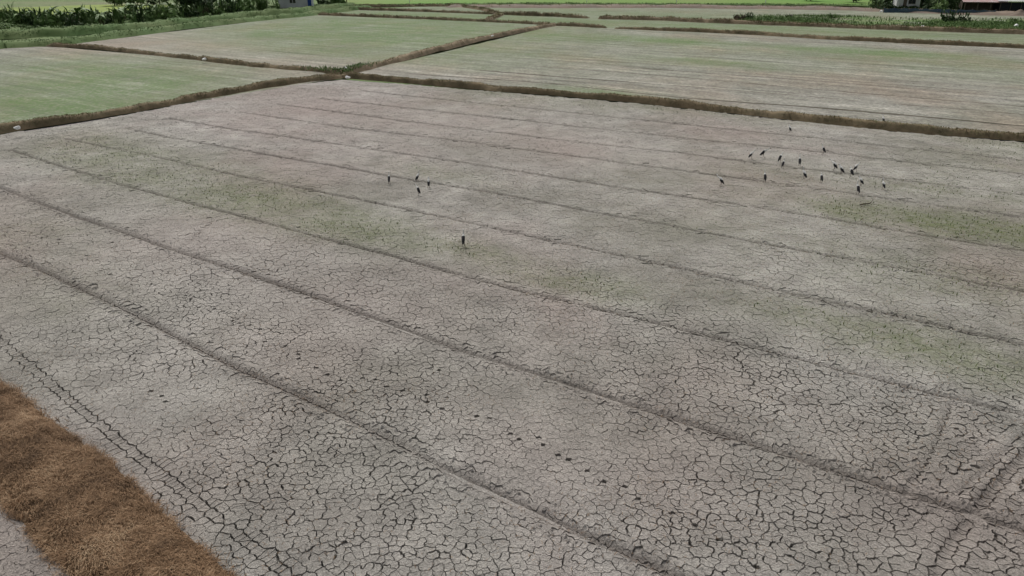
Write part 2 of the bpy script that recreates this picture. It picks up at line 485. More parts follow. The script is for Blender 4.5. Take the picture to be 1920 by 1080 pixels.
def field_sheet(name, poly_px, step, blobs, mat, z=0.0, amp=0.04, green_base=0.0, line_amp=0.0, ruts=None):
    poly = np.array(PL(poly_px))
    x0, y0 = poly.min(0); x1, y1 = poly.max(0)
    gx, gy = np.meshgrid(np.arange(x0, x1, step), np.arange(y0, y1, step), indexing='ij')
    g = np.stack([gx.ravel(), gy.ravel()], 1)
    g = g + rng.uniform(-0.3, 0.3, g.shape) * step
    g = g[inside(poly, g)]
    ring = []
    for i in range(len(poly)):
        e = resample([poly[i], poly[(i + 1) % len(poly)]], step * 2)
        ring.extend(e[:-1])
    ring = np.array(ring)
    g = g[seg_dist(g, np.vstack([ring, ring[:1]])) > step * 0.4] if len(ring) < 900 else g
    pts = np.vstack([ring, g])
    vs, _, fs, *_ = delaunay_2d_cdt([Vector(p) for p in pts], [], [list(range(len(ring)))], 1, 1e-5)
    V = np.array([(v.x, v.y) for v in vs])
    u = V @ np.array([math.cos(FURROW), math.sin(FURROW)]); w = V @ np.array([-math.sin(FURROW), math.cos(FURROW)])
    zz = z + amp * vnoise(u * 0.04, w * 0.8, 1.0, 31) + amp * 0.6 * vnoise(u * 0.1, w * 2.0, 1.0, 32)
    gr = np.clip(green_base + blob_field(V, blobs), 0, 1)
    rt = np.zeros(len(V))
    me = mesh_np(name, np.column_stack([V, zz]), np.array([list(f) for f in fs]), np.full(len(fs), 3), True, {'green': gr, 'rut': rt, 'warm': warm_field(V)})
    o = add(name, me, mat)
    return tag(o, kind='structure')

field_sheet('paddy_field', [(-260, 88), (100, 87), (360, 111), (600, 135), (640, 146), (0, 248), (-260, 285)], 1.6, FAR_BLOBS, FIELD, 0.0)
field_sheet('paddy_field', [(112, 86), (300, 62), (480, 40), (600, 28), (800, 36), (1040, 48), (900, 75), (650, 138), (480, 125), (240, 97)], 1.8, FAR_BLOBS, FIELD, 0.0)
field_sheet('paddy_field', [(1040, 48), (1440, 66), (1920, 90), (2300, 108), (2300, 296), (1920, 262), (1200, 192), (650, 140)], 1.6, FAR_BLOBS, FIELD, 0.0)
field_sheet('paddy_field', [(600, 28), (660, 18), (930, 27), (1300, 40), (2300, 76), (2300, 108), (1440, 66), (1040, 48)], 2.4, FAR_BLOBS, FIELD, 0.0, green_base=0.25)
field_sheet('paddy_field', [(660, 18), (860, 10), (1440, 16), (1680, 21), (2300, 36), (2300, 76), (1300, 40), (930, 27)], 2.6, FAR_BLOBS, FIELD, 0.0, green_base=0.3)

RUT_SOIL = simple('rut_soil', (0.16, 0.145, 0.115), 0.35, 1.5, bump=0.05)
FAR_RUTS = [[(760, 138), (960, 151), (1060, 159), (1160, 171), (1285, 184), (1440, 195), (1515, 200), (1615, 209), (1715, 217), (1815, 226), (1915, 236), (2150, 258)],
            [(900, 132), (1100, 148), (1300, 163), (1502, 180), (1615, 190), (1715, 198), (1885, 212), (2150, 234)],
            [(1000, 124), (1300, 147), (1580, 172), (1665, 179), (1815, 192), (1915, 200), (2150, 220)],
            [(1200, 128), (1500, 150), (1800, 174), (2100, 198)]]
far_field = bpy.data.objects['paddy_field.002']
for i_, l_ in enumerate(FAR_RUTS):
    sweep('wheel_rut', smooth_line(PL(l_), 0.8, 3), 0.26, 0.035, RUT_SOIL, far_field, rough=0.5, seed=300 + i_, ncross=5, z0=-0.06)

# ------------------------------------------------------------------ wheel ruts of the near field (pixel traces)
RUTS = [
    ('ladder', [(-60, 590), (0, 640), (90, 715), (180, 792), (290, 880), (400, 965), (540, 1078), (640, 1160)]),
    ('band', [(-120, 420), (0, 473), (110, 520), (230, 580), (330, 628), (420, 680), (520, 722), (640, 777), (790, 852), (900, 912), (1120, 1010), (1270, 1080), (1420, 1155)]),
    ('band', [(-120, 312), (0, 350), (133, 403), (213, 427), (310, 463), (467, 513), (633, 570), (800, 632), (900, 668), (1030, 705), (1150, 748), (1280, 787), (1400, 826), (1520, 866), (1640, 905), (1745, 937), (1830, 962), (1930, 996), (2100, 1055)]),
    ('line', [(20, 280), (73, 298), (217, 342), (350, 378), (500, 417), (633, 453), (800, 497), (900, 525), (1050, 560), (1200, 597), (1400, 647), (1600, 697), (1750, 737), (1930, 775), (2150, 828)]),
    ('line', [(123, 260), (300, 295), (467, 333), (640, 366), (813, 402), (960, 435), (1140, 475), (1280, 504), (1447, 543), (1580, 570), (1713, 597), (1920, 645), (2150, 697)]),
    ('line', [(233, 240), (317, 258), (400, 272), (533, 295), (640, 313), (773, 337), (923, 360), (1067, 388), (1280, 427), (1397, 452), (1547, 478), (1747, 513), (1920, 547), (2150, 590)]),
    ('line', [(317, 222), (433, 242), (640, 271), (907, 310), (1090, 340), (1280, 367), (1547, 408), (1730, 440), (1920, 468), (2150, 503)]),
    ('line', [(450, 210), (640, 238), (853, 263), (1073, 292), (1280, 320), (1432, 340), (1612, 364), (1720, 378), (1920, 407), (2150, 438)]),
    ('line', [(520, 195), (707, 220), (813, 233), (1073, 265), (1280, 287), (1500, 316), (1720, 340), (1920, 366), (2150, 393)]),
    ('line', [(600, 184), (923, 220), (1107, 240), (1280, 258), (1500, 281), (1720, 306), (1920, 326), (2150, 350)]),
    ('line', [(680, 170), (900, 194), (1153, 220), (1280, 233), (1500, 256), (1720, 280), (1920, 301), (2150, 324)]),
    ('ladder', [(2010, 760), (1925, 845), (1865, 910), (1815, 972), (1775, 1028), (1745, 1085), (1710, 1160)]),
    ('line', [(1990, 750), (1920, 815), (1800, 925)]),
    ('line', [(1785, 757), (1755, 845), (1700, 930)]),
    ('line', [(410, 405), (345, 460)]),
]
RUTS = [(k, resample(smooth_line(PL(l), 0.8, 3), 2.4)) for k, l in RUTS]
RDEPTH = {'ladder': 0.035, 'band': 0.10, 'line': 0.10}
RWIDTH = {'ladder': 0.16, 'band': 0.13, 'line': 0.10}

def rut_profile(pts):
    z = np.zeros(len(pts)); damp = np.zeros(len(pts))
    for i, (k, line) in enumerate(RUTS):
        lo = line.min(0) - 1.2; hi = line.max(0) + 1.2
        m = np.all((pts > lo) & (pts < hi), 1)
        if not m.any(): continue
        d = seg_dist(pts[m], line); w = RWIDTH[k]
        var = 0.8 + 0.35 * vnoise(pts[m, 0], pts[m, 1], 0.35, 41 + i)
        dep = RDEPTH[k] * (0.4 if i in (12, 13, 14) else 2.2 if i == 11 else 1.0)
        z[m] += (-dep * np.exp(-(d / w) ** 2) + 0.014 * np.exp(-((d - 2.4 * w) / (1.1 * w)) ** 2)) * var
        s = {'ladder': 0.25, 'band': 0.75, 'line': 0.85}[k] * (0.4 if i in (12, 13, 14) else 2.4 if i == 11 else 1.0)
        ww = w * (1.45 if k == 'band' else 1.0)
        wide = (0.20 if k == 'band' else 0.05 if k == 'line' else 0.06) * np.exp(-(d / (0.42 if k == 'band' else 0.3)) ** 2)
        damp[m] = np.maximum(damp[m], (s * np.exp(-(d / (0.11 if k == 'band' else 0.20 if i == 11 else 0.075)) ** 2) + wide) * np.clip(var, 0.5, 1.1))
    z += 0.018 * vnoise(pts[:, 0], pts[:, 1], 0.5, 51) + 0.03 * vnoise(pts[:, 0], pts[:, 1], 0.13, 52)
    return z, np.clip(damp, 0, 1)

# hoof and foot prints, pixels
PRINTS = [(350, 557), (361, 563), (376, 576), (399, 578), (421, 583), (439, 601), (452, 608), (484, 620), (497, 640), (531, 654), (560, 667), (534, 652), (470, 612),
          (562, 672), (590, 690), (610, 702), (640, 712), (682, 708), (704, 714), (728, 724), (755, 731), (803, 741), (838, 745), (805, 754), (830, 764), (893, 778), (921, 785),
          (955, 812), (975, 820), (1006, 818), (1020, 833), (1048, 853), (1070, 858), (1100, 880), (1130, 900), (1172, 912), (1200, 935), (1265, 962), (1300, 985), (1350, 1010),
          (60, 437), (45, 432), (28, 436), (20, 424), (88, 442), (75, 448), (110, 452), (210, 453), (185, 490), (243, 522), (190, 508), (285, 531), (210, 515), (630, 470),
          (25, 460), (5, 442), (95, 430), (160, 478), (1420, 1062), (1530, 1075), (650, 1015), (820, 690), (300, 745), (310, 755), (284, 735)]

# ------------------------------------------------------------------ cracked mud
def cracked(seeds, tags, domain, far_from):
    """Voronoi plates with shared, jagged, unevenly opened cracks.
    seeds (n,2); tags (n,3): rut index or -1, row in the rut, sunken print flag"""
    vs, _, fs, *_ = delaunay_2d_cdt([Vector(p) for p in seeds], [], [], 0, 1e-6)
    tri = np.array([list(f) for f in fs])
    Q = np.array([(v.x, v.y) for v in vs])
    assert len(Q) == len(seeds)
    A, B, C = Q[tri[:, 0]], Q[tri[:, 1]], Q[tri[:, 2]]
    D = 2 * (A[:, 0] * (B[:, 1] - C[:, 1]) + B[:, 0] * (C[:, 1] - A[:, 1]) + C[:, 0] * (A[:, 1] - B[:, 1]))
    D = np.where(np.abs(D) < 1e-9, 1e-9, D)
    a2, b2, c2 = (A ** 2).sum(1), (B ** 2).sum(1), (C ** 2).sum(1)
    U = np.stack([(a2 * (B[:, 1] - C[:, 1]) + b2 * (C[:, 1] - A[:, 1]) + c2 * (A[:, 1] - B[:, 1])) / D,
                  (a2 * (C[:, 0] - B[:, 0]) + b2 * (A[:, 0] - C[:, 0]) + c2 * (B[:, 0] - A[:, 0])) / D], 1)
    cen = (A + B + C) / 3
    U = cen + (U - cen) * np.minimum(1, 0.6 / (np.linalg.norm(U - cen, axis=1) + 1e-9))[:, None]
    # neighbours of each edge of the triangulation
    E = {}
    for t, (a, b, c) in enumerate(tri.tolist()):
        for p, q in ((a, b), (b, c), (c, a)):
            k = (p, q) if p < q else (q, p)
            if k in E: E[k].append(t)
            else: E[k] = [t]
    # coarse groups: cracks between groups open wide, cracks inside stay narrow or closed
    cs = 0.36
    gi = np.floor(Q / cs).astype(int)
    best = np.full(len(Q), 1e9); grp = np.zeros(len(Q), np.int64)
    for dx in (-1, 0, 1):
        for dy in (-1, 0, 1):
            cx = gi[:, 0] + dx; cy = gi[:, 1] + dy
            h1 = ((cx * 73856093) ^ (cy * 19349663)) & 0xffff
            h2 = ((cx * 83492791) ^ (cy * 29349667)) & 0xffff
            px = (cx + h1 / 65535.0) * cs; py = (cy + h2 / 65535.0) * cs
            d = (Q[:, 0] - px) ** 2 + (Q[:, 1] - py) ** 2
            m = d < best
            best[m] = d[m]; grp[m] = (cx * 100003 + cy)[m]
    keys = list(E.keys())
    open_n = np.clip(1 + 0.75 * vnoise(Q[:, 0], Q[:, 1], 0.16, 61) + 0.45 * vnoise(Q[:, 0], Q[:, 1], 0.5, 62), 0.55, 1.7)
    bigg = np.array([int(v) for v in (np.floor((Q[:, 0] + 0.35 * vnoise(Q[:, 0], Q[:, 1], 1.1, 63)) / 1.25) * 5003 + np.floor((Q[:, 1] + 0.45 * vnoise(Q[:, 0], Q[:, 1], 0.9, 64)) / 1.15))])
    far = np.linalg.norm(Q - far_from, axis=1)
    ew = {}; mids = {}
    vw = np.zeros(len(tri)); vc = np.zeros(len(tri))
    R = rng.uniform(0, 1, (len(keys), 4))
    for i, k in enumerate(keys):
        ts = E[k]
        if len(ts) < 2: continue
        p, q = k
        r = R[i]
        if tags[p, 0] >= 0 and tags[p, 0] == tags[q, 0]:
            kind = RUTS[tags[p, 0]][0]
            across = tags[p, 1] != tags[q, 1]
            if kind == 'ladder': w = 0.040 * (0.7 + 0.8 * r[0]) if across else 0.024 * (0.4 + r[0])
            elif kind == 'band': w = (0.050 * (0.5 + r[0]) if tags[p, 1] * tags[q, 1] == -1 else 0.005 + 0.018 * r[0] ** 2)
            else: w = (0.040 * (0.6 + r[0]) if tags[p, 1] * tags[q, 1] == -1 else 0.004 + 0.015 * r[0])
        elif grp[p] != grp[q]:
            w = (0.011 + 0.022 * r[0] ** 1.6) * open_n[p] * (1.55 if bigg[p] != bigg[q] else 1.0)
        else:
            w = 0.002 if r[1] < 0.55 + 0.12 * (open_n[p] < 0.8) else (0.004 + 0.013 * r[0]) * open_n[p]
        if tags[p, 2] or tags[q, 2]: w = 0.02
        w *= 1.0 - 0.55 * min(1.0, max(0.0, (far[p] - 26) / 26))
        ew[k] = w
        a, b = U[ts[0]], U[ts[1]]
        L = math.hypot(*(b - a))
        nx, ny = (-(b[1] - a[1]), b[0] - a[0])
        j1 = (r[2] - 0.5) * 0.34; j2 = (r[3] - 0.5) * 0.34
        if tags[p, 0] >= 0: j1 *= 0.5; j2 *= 0.5
        if far[p] < 26 and L > 0.09:
            mids[k] = [(a[0] + (b[0] - a[0]) * .34 + nx * j1, a[1] + (b[1] - a[1]) * .34 + ny * j1), (a[0] + (b[0] - a[0]) * .68 + nx * j2, a[1] + (b[1] - a[1]) * .68 + ny * j2)]
        elif L > 0.05:
            mids[k] = [(a[0] + (b[0] - a[0]) * .5 + nx * j1, a[1] + (b[1] - a[1]) * .5 + ny * j1)]
        else:
            mids[k] = []
        for t in ts:
            vw[t] += w; vc[t] += 1
    vw = vw / np.maximum(vc, 1)
    # cells
    inc = [[] for _ in range(len(Q))]
    for t, (a, b, c) in enumerate(tri.tolist()):
        inc[a].append(t); inc[b].append(t); inc[c].append(t)
    ok = inside(domain, Q)
    cells = []
    tris = tri.tolist()
    for s in np.nonzero(ok)[0].tolist():
        ts = inc[s]
        if len(ts) < 3: continue
        qx, qy = Q[s]
        ts = sorted(ts, key=lambda t: math.atan2(cen[t, 1] - qy, cen[t, 0] - qx))
        pts = []; ws = []
        bad = False
        for i in range(len(ts)):
            t0 = ts[i]; t1 = ts[(i + 1) % len(ts)]
            sh = [v for v in tris[t0] if v != s and v in tris[t1]]
            if not sh: bad = True; break
            k = (s, sh[0]) if s < sh[0] else (sh[0], s)
            if k not in mids: bad = True; break
            pts.append((U[t0, 0], U[t0, 1])); ws.append(vw[t0])
            ml = mids[k] if E[k][0] == t0 else mids[k][::-1]
            for m in ml:
                pts.append(m); ws.append(ew[k])
        if bad: continue
        cells.append((s, pts, ws))
    return Q, cells

def plates_arrays(Q, cells, tags):
    """top outline (inset by half the crack), centre, and skirt of every plate"""
    out = []
    allp = []; idx = [0]
    for s, pts, ws in cells:
        p = np.array(pts); w = np.array(ws)
        e = np.roll(p, -1, 0) - np.roll(p, 1, 0)
        L = np.hypot(e[:, 0], e[:, 1]) + 1e-9
        nin = np.stack([-e[:, 1], e[:, 0]], 1) / L[:, None]
        q = p + nin * (w / 2)[:, None]
        c = q.mean(0)
        allp.append(np.vstack([q, c[None]])); idx.append(idx[-1] + len(q) + 1)
    AP = np.vstack(allp)
    Z, damp = rut_profile(AP)
    green = blob_field(AP, BLOBS); warm = warm_field(AP)
    for i, (s, pts, ws) in enumerate(cells):
        a, b = idx[i], idx[i + 1]
        xy = AP[a:b]; z = Z[a:b].copy(); n = b - a - 1
        tilt = rng.normal(0, 0.010, 2); offz = rng.normal(0, 0.004)
        c = xy[-1]
        z += offz + (xy - c) @ tilt
        z[:-1] += 0.006 * rng.uniform(0, 1, n)           # rims curl up a little
        z[-1] -= 0.004
        dm = damp[a:b]
        if tags[s, 0] >= 0 and abs(tags[s, 1]) >= 2:           # trodden by lugged wheels: broken, uneven bits
            fd = 1.0 if c[1] < 28 else 0.4
            z += rng.normal(0, 0.006 * fd) + (xy - c) @ rng.normal(0, 0.05 * fd, 2)
            if abs(tags[s, 1]) >= 2 and rng.uniform() < 0.25 * fd: z -= rng.uniform(0.01, 0.035)
        if tags[s, 2]: z -= rng.uniform(0.03, 0.085)
        out.append((s, xy, z, green[a:b], dm, warm[a:b]))
    return out

DEPTH = 0.13
def plates_mesh(name, items):
    V = []; L = []; SZ = []; G = []; R = []; WA = []
    base = 0
    for s, xy, z, g, dm, wm in items:
        n = len(xy) - 1
        WA.append(wm); WA.append(wm[:-1])
        ring = np.column_stack([xy[:-1], z[:-1]]); cen = np.append(xy[-1], z[-1])
        bot = ring.copy(); bot[:, 2] -= DEPTH; bot[:, :2] += (xy[-1] - bot[:, :2]) * -0.02
        V.append(ring); V.append(cen[None]); V.append(bot)
        G.append(g[:-1]); G.append(g[-1:]); G.append(g[:-1]); R.append(dm[:-1]); R.append(dm[-1:]); R.append(dm[:-1])
        i = np.arange(n); j = (i + 1) % n
        top = np.stack([base + i, base + j, np.full(n, base + n)], 1)
        sd = np.stack([base + i, base + n + 1 + i, base + n + 1 + j, base + j], 1)
        L.append(top.ravel()); L.append(sd.ravel()); SZ.append(np.full(n, 3)); SZ.append(np.full(n, 4))
        base += 2 * n + 1
    return mesh_np(name, np.vstack(V), np.concatenate(L), np.concatenate(SZ), False, {'green': np.concatenate(G), 'rut': np.concatenate(R), 'warm': np.concatenate(WA)})

def make_seeds(domain, step, ruts=True, prints=True):
    poly = np.array(domain)
    x0, y0 = poly.min(0) - 1.5; x1, y1 = poly.max(0) + 1.5
    gx, gy = np.meshgrid(np.arange(x0, x1, step), np.arange(y0, y1, step * 0.9), indexing='ij')
    gx[:, ::2] += step * 0.5
    g = np.stack([gx.ravel(), gy.ravel()], 1)
    g += rng.uniform(-0.46, 0.46, g.shape) * step
    # coarser where the plates can no longer be told apart
    gd = np.hypot(g[:, 0], g[:, 1]); parts = [g[gd < 30]]
    for k, lo, hi in ((1.35, 30, 44), (1.9, 44, 400)):
        hx, hy = np.meshgrid(np.arange(x0, x1, step * k), np.arange(y0, y1, step * k * 0.9), indexing='ij')
        hx[:, ::2] += step * k * 0.5
        h = np.stack([hx.ravel(), hy.ravel()], 1) + rng.uniform(-0.46, 0.46, (hx.size, 2)) * step * k
        hd = np.hypot(h[:, 0], h[:, 1])
        parts.append(h[(hd >= lo) & (hd < hi)])
    g = np.vstack(parts)
    # slowly changing plate size
    sz = vnoise(g[:, 0], g[:, 1], 0.18, 71)
    g = g[rng.uniform(0, 1, len(g)) > np.clip(0.12 + 0.25 * sz, 0, 0.4)]
    pad = poly + (poly - poly.mean(0)) / (np.linalg.norm(poly - poly.mean(0), axis=1)[:, None]) * 1.2
    g = g[inside(pad, g)]
    extra = []; et = []
    if ruts:
        for i, (k, line) in enumerate(RUTS):
            m = seg_dist(g, line) > {'ladder': 0.44, 'band': 0.50, 'line': 0.46}[k]
            g = g[m]
        done = []
        for i, (k, line) in enumerate(RUTS):
            rows = {'ladder': [(0, 0.0, 0.15), (-1, -0.24, 0.26), (1, 0.24, 0.26)],
                    'band': [(-1, -0.06, 0.15), (1, 0.06, 0.15), (-2, -0.18, 0.16), (2, 0.18, 0.16), (-3, -0.33, 0.2), (3, 0.33, 0.2)],
                    'line': [(-1, -0.055, 0.17), (1, 0.055, 0.17), (-2, -0.19, 0.24), (2, 0.19, 0.24), (-3, -0.36, 0.26), (3, 0.36, 0.26)]}[k]
            for r, off, sp in rows:
                dist = np.linalg.norm(line.mean(0))
                sp = sp * (1.0 if dist < 35 else 1.8)
                q = resample(line, sp)
                t = np.gradient(q, axis=0); t /= np.linalg.norm(t, axis=1)[:, None] + 1e-9
                nn = np.stack([-t[:, 1], t[:, 0]], 1)
                q = q + nn * off + t * (rng.uniform(-0.48, 0.48, len(q)) * sp)[:, None] + nn * (rng.uniform(-0.12, 0.12, len(q)) * 0.15)[:, None]
                m = inside(pad, q) & (rng.uniform(0, 1, len(q)) > (0.10 if k == 'ladder' else 0.06))
                for (_, l2) in done:
                    m &= seg_dist(q, l2) > 0.40
                q = q[m]
                extra.append(q); et.append(np.column_stack([np.full(len(q), i), np.full(len(q), r), np.zeros(len(q))]))
            done.append((k, line))
    if prints:
        for (x, y) in PRINTS:
            c = P(x + random.uniform(-4, 4), y + random.uniform(-3, 3))
            if not inside(poly, c[None])[0]: continue
            g = g[np.hypot(*(g - c).T) > 0.20]
            ph = rng.uniform(0, 6.28)
            ring = [c + np.array([math.cos(ph + t) * 0.15 * random.uniform(.7, 1.25), math.sin(ph + t) * 0.11 * random.uniform(.7, 1.25)]) for t in np.linspace(0, 2 * math.pi, 7)[:-1]]
            q = np.array([c] + ring)
            extra.append(q); et.append(np.column_stack([np.full(7, -1), np.zeros(7), [1] + [0] * 6]))
    tg = np.column_stack([np.full(len(g), -1), np.zeros(len(g)), np.zeros(len(g))])
    seeds = np.vstack([g] + extra); tags = np.vstack([tg] + et).astype(int)
    # drop near duplicates
    key = np.round(seeds / 0.05).astype(np.int64)
    _, u = np.unique(key[:, 0] * 1000003 + key[:, 1], return_index=True)
    u.sort()
    return seeds[u], tags[u]

def dry_field(name, domain, base_poly, step, nsingle):
    base = np.array(base_poly)
    # floor of the cracks
    me = bpy.data.meshes.new(name)
    me.from_pydata([(x, y, -0.115) for x, y in base], [], [tuple(range(len(base)))])
    me.update()
    if me.polygons[0].normal.z < 0: me.flip_normals()
    f = tag(add(name, me, MUD), kind='structure')
    seeds, tags = make_seeds(domain, step)
    Q, cells = cracked(seeds, tags, domain, np.array((0.0, 0.0)))
    items = plates_arrays(Q, cells, tags)
    # the plates that show largest stand alone
    def show(it):
        c = it[1][-1]; v = Vector((c[0], c[1], -CAM_H))
        x, y, z = v.x, v.y * SP - CAM_H * CP * 1.0 + 0, v.y * CP + CAM_H * SP
        up = v.y * SP + (-CAM_H) * CP
        px = 960 + FPX * x / z; py = 540 - FPX * up / z
        if not (5 < px < 1915 and 20 < py < 1072): return 0.0
        xy = it[1][:-1]
        area = 0.5 * abs(np.sum(xy[:, 0] * np.roll(xy[:, 1], -1) - xy[:, 1] * np.roll(xy[:, 0], -1)))
        return area / z ** 3
    sc = np.array([show(it) for it in items])
    order = np.argsort(-sc)
    single = [i for i in order[:nsingle] if sc[i] > 0]
    ss = set(single)
    rest = [it for i, it in enumerate(items) if i not in ss]
    for i in single:
        it = items[i]
        c = it[1][-1]
        s, xy, z, g, dm, wm = it
        me = plates_mesh('mud_plate', [(s, xy - c, z, g, dm, wm)])
        add('mud_plate', me, MUD, f, (c[0], c[1], 0))
    o = add('mud_plates', plates_mesh('mud_plates', rest), MUD, f)
    o['kind'] = 'stuff'
    return f, items

EDGE_NEAR = [(-140, 590), (0, 703), (110, 800), (220, 890), (330, 985), (430, 1080), (540, 1180)]      # foot of the straw bank
DOM = PL([(x - 14, y + 12) for x, y in EDGE_NEAR]) + PL([(1000, 1190), (2060, 1190), (2120, 900), (2100, 600), (2060, 400), (2030, 276), (1680, 247), (1440, 221), (1200, 195), (960, 175), (760, 158), (640, 150), (560, 158), (380, 188), (130, 236), (0, 252), (-60, 262), (-100, 400)])
BASE = PL([(-200, 560), (-100, 620), (430, 1070), (600, 1230), (1000, 1230), (2200, 1230), (2400, 900), (2300, 300), (1200, 194), (640, 147), (0, 250), (-260, 290)])
main_field, items = dry_field('dry_field', DOM, BASE, 0.20, 300)
DOM2 = PL([(-140, 790), (20, 915), (80, 980), (150, 1075), (210, 1160), (-100, 1190), (-300, 1190), (-300, 800)])
corner_field, _ = dry_field('dry_field', DOM2, DOM2, 0.20, 40)

# the same field goes on beyond the frame
def apron(name, poly):
    me = bpy.data.meshes.new(name)
    me.from_pydata([(x, y, -0.01) for x, y in poly], [], [tuple(range(len(poly)))])
    me.update()
    if me.polygons[0].normal.z < 0: me.flip_normals()
    o = add(name, me, MUD, main_field)
apron('field_margin', [tuple(p) for p in PL([(2065, 1190), (2125, 900), (2105, 600), (2065, 400), (2035, 278), (2300, 296), (2600, 500), (2700, 900), (2700, 1190)])])

# sprouting weeds in the green patches, and clods thrown up beside the ruts
def sprouts():
    n = 90000
    pts = []
    x0, y0 = np.array(DOM).min(0); x1, y1 = np.array(DOM).max(0)
    c = np.stack([rng.uniform(x0, x1, n * 4), rng.uniform(y0, y1, n * 4)], 1)
    g = blob_field(c, BLOBS)
    c = c[(rng.uniform(0, 1, len(c)) < (g - 0.22) * 0.5) & inside(DOM, c)][:70000]
    z, _ = rut_profile(c)
    blades('weed_sprouts', np.column_stack([c, z]), 0.12, 0.03, SPROUT, main_field, lean=0.6)
sprouts()

def litter():
    c = np.stack([rng.uniform(-25, 25, 60000), rng.uniform(10, 45, 60000)], 1)
    c = c[inside(DOM, c) & (vnoise(c[:, 0], c[:, 1], 0.4, 97) > rng.uniform(-0.6, 1.2, len(c)))][:22000]
    z, _ = rut_profile(c)
    blades('straw_litter', np.column_stack([c, z + 0.008]), 0.10, 0.010, STRAW, main_field, lean=1.45)
litter()

def clods():
    P3 = []; 
    for i, (k, line) in enumerate(RUTS[:12]):
        if k == 'ladder': continue
        for off in (-0.30, 0.30, 0.38, -0.40, 0.22, -0.2, -0.5, 0.48):
            q = resample(line, 0.19)
            t = np.gradient(q, axis=0); t /= np.linalg.norm(t, axis=1)[:, None] + 1e-9
            nn = np.stack([-t[:, 1], t[:, 0]], 1)
            q = q + nn * off + rng.normal(0, 0.06, q.shape)
            # lumps are plain on the right half of the field, rarer on the left
            px = 960 + FPX * q[:, 0] / (q[:, 1] * CP + CAM_H * SP)
            pr = (np.clip((px - 200) / 1300, 0.35, 0.9) if k == 'band' else np.clip((px - 900) / 900, 0.06, 0.7) * np.clip(1.5 - q[:, 1] / 40, 0.1, 1)) * (0.55 + 0.45 * vnoise(q[:, 0], q[:, 1], 0.2, 88))
            q = q[(rng.uniform(0, 1, len(q)) < pr) & inside(DOM, q)]
            P3.append(q)
    q = np.vstack(P3)
    extra = np.stack([rng.uniform(-40, 50, 42000), rng.uniform(12, 100, 42000)], 1)
    extra = extra[inside(DOM, extra)]
    q = np.vstack([q, extra])
    sz = np.concatenate([rng.uniform(0.018, 0.07, len(q) - len(extra)), rng.uniform(0.012, 0.04, len(extra)) * np.clip(np.hypot(extra[:, 0], extra[:, 1]) / 30, 0.8, 1.8)])
    z, dm = rut_profile(q)
    n = len(q)
    oct_ = np.array([(1, 0, 0), (0.2, 0.95, 0), (-0.9, 0.3, 0), (-0.3, -0.9, 0), (0.1, 0.1, 0.75), (0.5, -0.8, 0.0)])
    ang = rng.uniform(0, 6.28, n); ca, sa = np.cos(ang), np.sin(ang)
    V = np.zeros((n, 6, 3))
    o = oct_[None] * sz[:, None, None] * rng.uniform(0.7, 1.3, (n, 6, 1))
    V[:, :, 0] = o[:, :, 0] * ca[:, None] - o[:, :, 1] * sa[:, None] + q[:, None, 0]
    V[:, :, 1] = o[:, :, 0] * sa[:, None] + o[:, :, 1] * ca[:, None] + q[:, None, 1]
    V[:, :, 2] = o[:, :, 2] + z[:, None] - 0.005 + (oct_[None, :, 2] > 0) * 0.005
    f = np.array([(0, 1, 4), (1, 2, 4), (2, 3, 4), (3, 5, 4), (5, 0, 4)])
    F = (np.arange(n)[:, None, None] * 6 + f[None]).reshape(-1, 3)
    ob = add('soil_clods', mesh_np('soil_clods', V.reshape(-1, 3), F, np.full(len(F), 3), False, {'green': np.zeros(n * 6), 'rut': np.repeat(dm * 0.5, 6), 'warm': np.zeros(n * 6)}), MUD, main_field)
    ob['kind'] = 'stuff'
clods()

# ------------------------------------------------------------------ bunds between the fields
def bund(px, width, height, mat, blade=None, nb=0, bl=0.25, bw=0.03, step=0.5, seed=0, taper=1.5, name='earth_bund', lean=0.8, **kw):
    line = smooth_line(PL(px), step, 2)
    o, grid = sweep(name, line, width, height, mat, seed=seed, taper=taper, **kw)
    if blade:
        L = np.hypot(*(line[1:] - line[:-1]).T).sum()
        n = int(nb * L)
        b = on_grid(grid, n)
        b = b[vnoise(b[:, 0], b[:, 1], 0.6, seed + 8) > rng.uniform(-1.0, 0.35, n)]
        blades('dry_grass' if blade is not GREEN_BLADES else 'grass', b, bl, bw, blade, o, lean=lean)
    return o, grid

# straw covered bank in the corner
sb_line = smooth_line([(a + b) / 2 for a, b in zip(PL([(-140, 592), (0, 705), (110, 802), (220, 892), (330, 987), (430, 1082), (560, 1200)]),
                       PL([(-330, 700), (-110, 840), (0, 932), (70, 1005), (130, 1085), (200, 1180), (290, 1300)]))], 0.12, 8)
sw = float(np.median([np.min(np.linalg.norm(sb_line - p, axis=1)) for p in PL([(110, 802), (220, 892), (330, 987), (40, 740)])])) * 2
so, sgrid = sweep('straw_bund', sb_line, sw * 1.04, 0.24, STRAW_SOIL, rough=0.10, flat=0.35, taper=0, seed=3, ncross=25, vary=0.3)
b = on_grid(sgrid, 130000)
edge = on_grid(sgrid, 26000)                      # strays lying on the cracked soil beside the bank
cl = sb_line[rng.integers(0, len(sb_line), len(edge))]
ang = rng.uniform(0, 2 * math.pi, len(edge)); rr = sw * (0.47 + np.abs(rng.normal(0, 0.055, len(edge))))
edge = np.column_stack([cl[:, 0] + np.cos(ang) * rr, cl[:, 1] + np.sin(ang) * rr, np.zeros(len(edge)) + 0.01])
de = seg_dist(edge[:, :2], resample(sb_line, 0.5))
edge = edge[(de > sw * 0.45) & (de < sw * 0.68)]
b = np.vstack([b, edge])
lean_dir = np.stack([vnoise(b[:, 0], b[:, 1], 2.6, 91), vnoise(b[:, 0], b[:, 1], 2.6, 92)], 1) * 1.1
kp = vnoise(b[:, 0], b[:, 1], 4.0, 93) > rng.uniform(-1.1, 0.2, len(b))
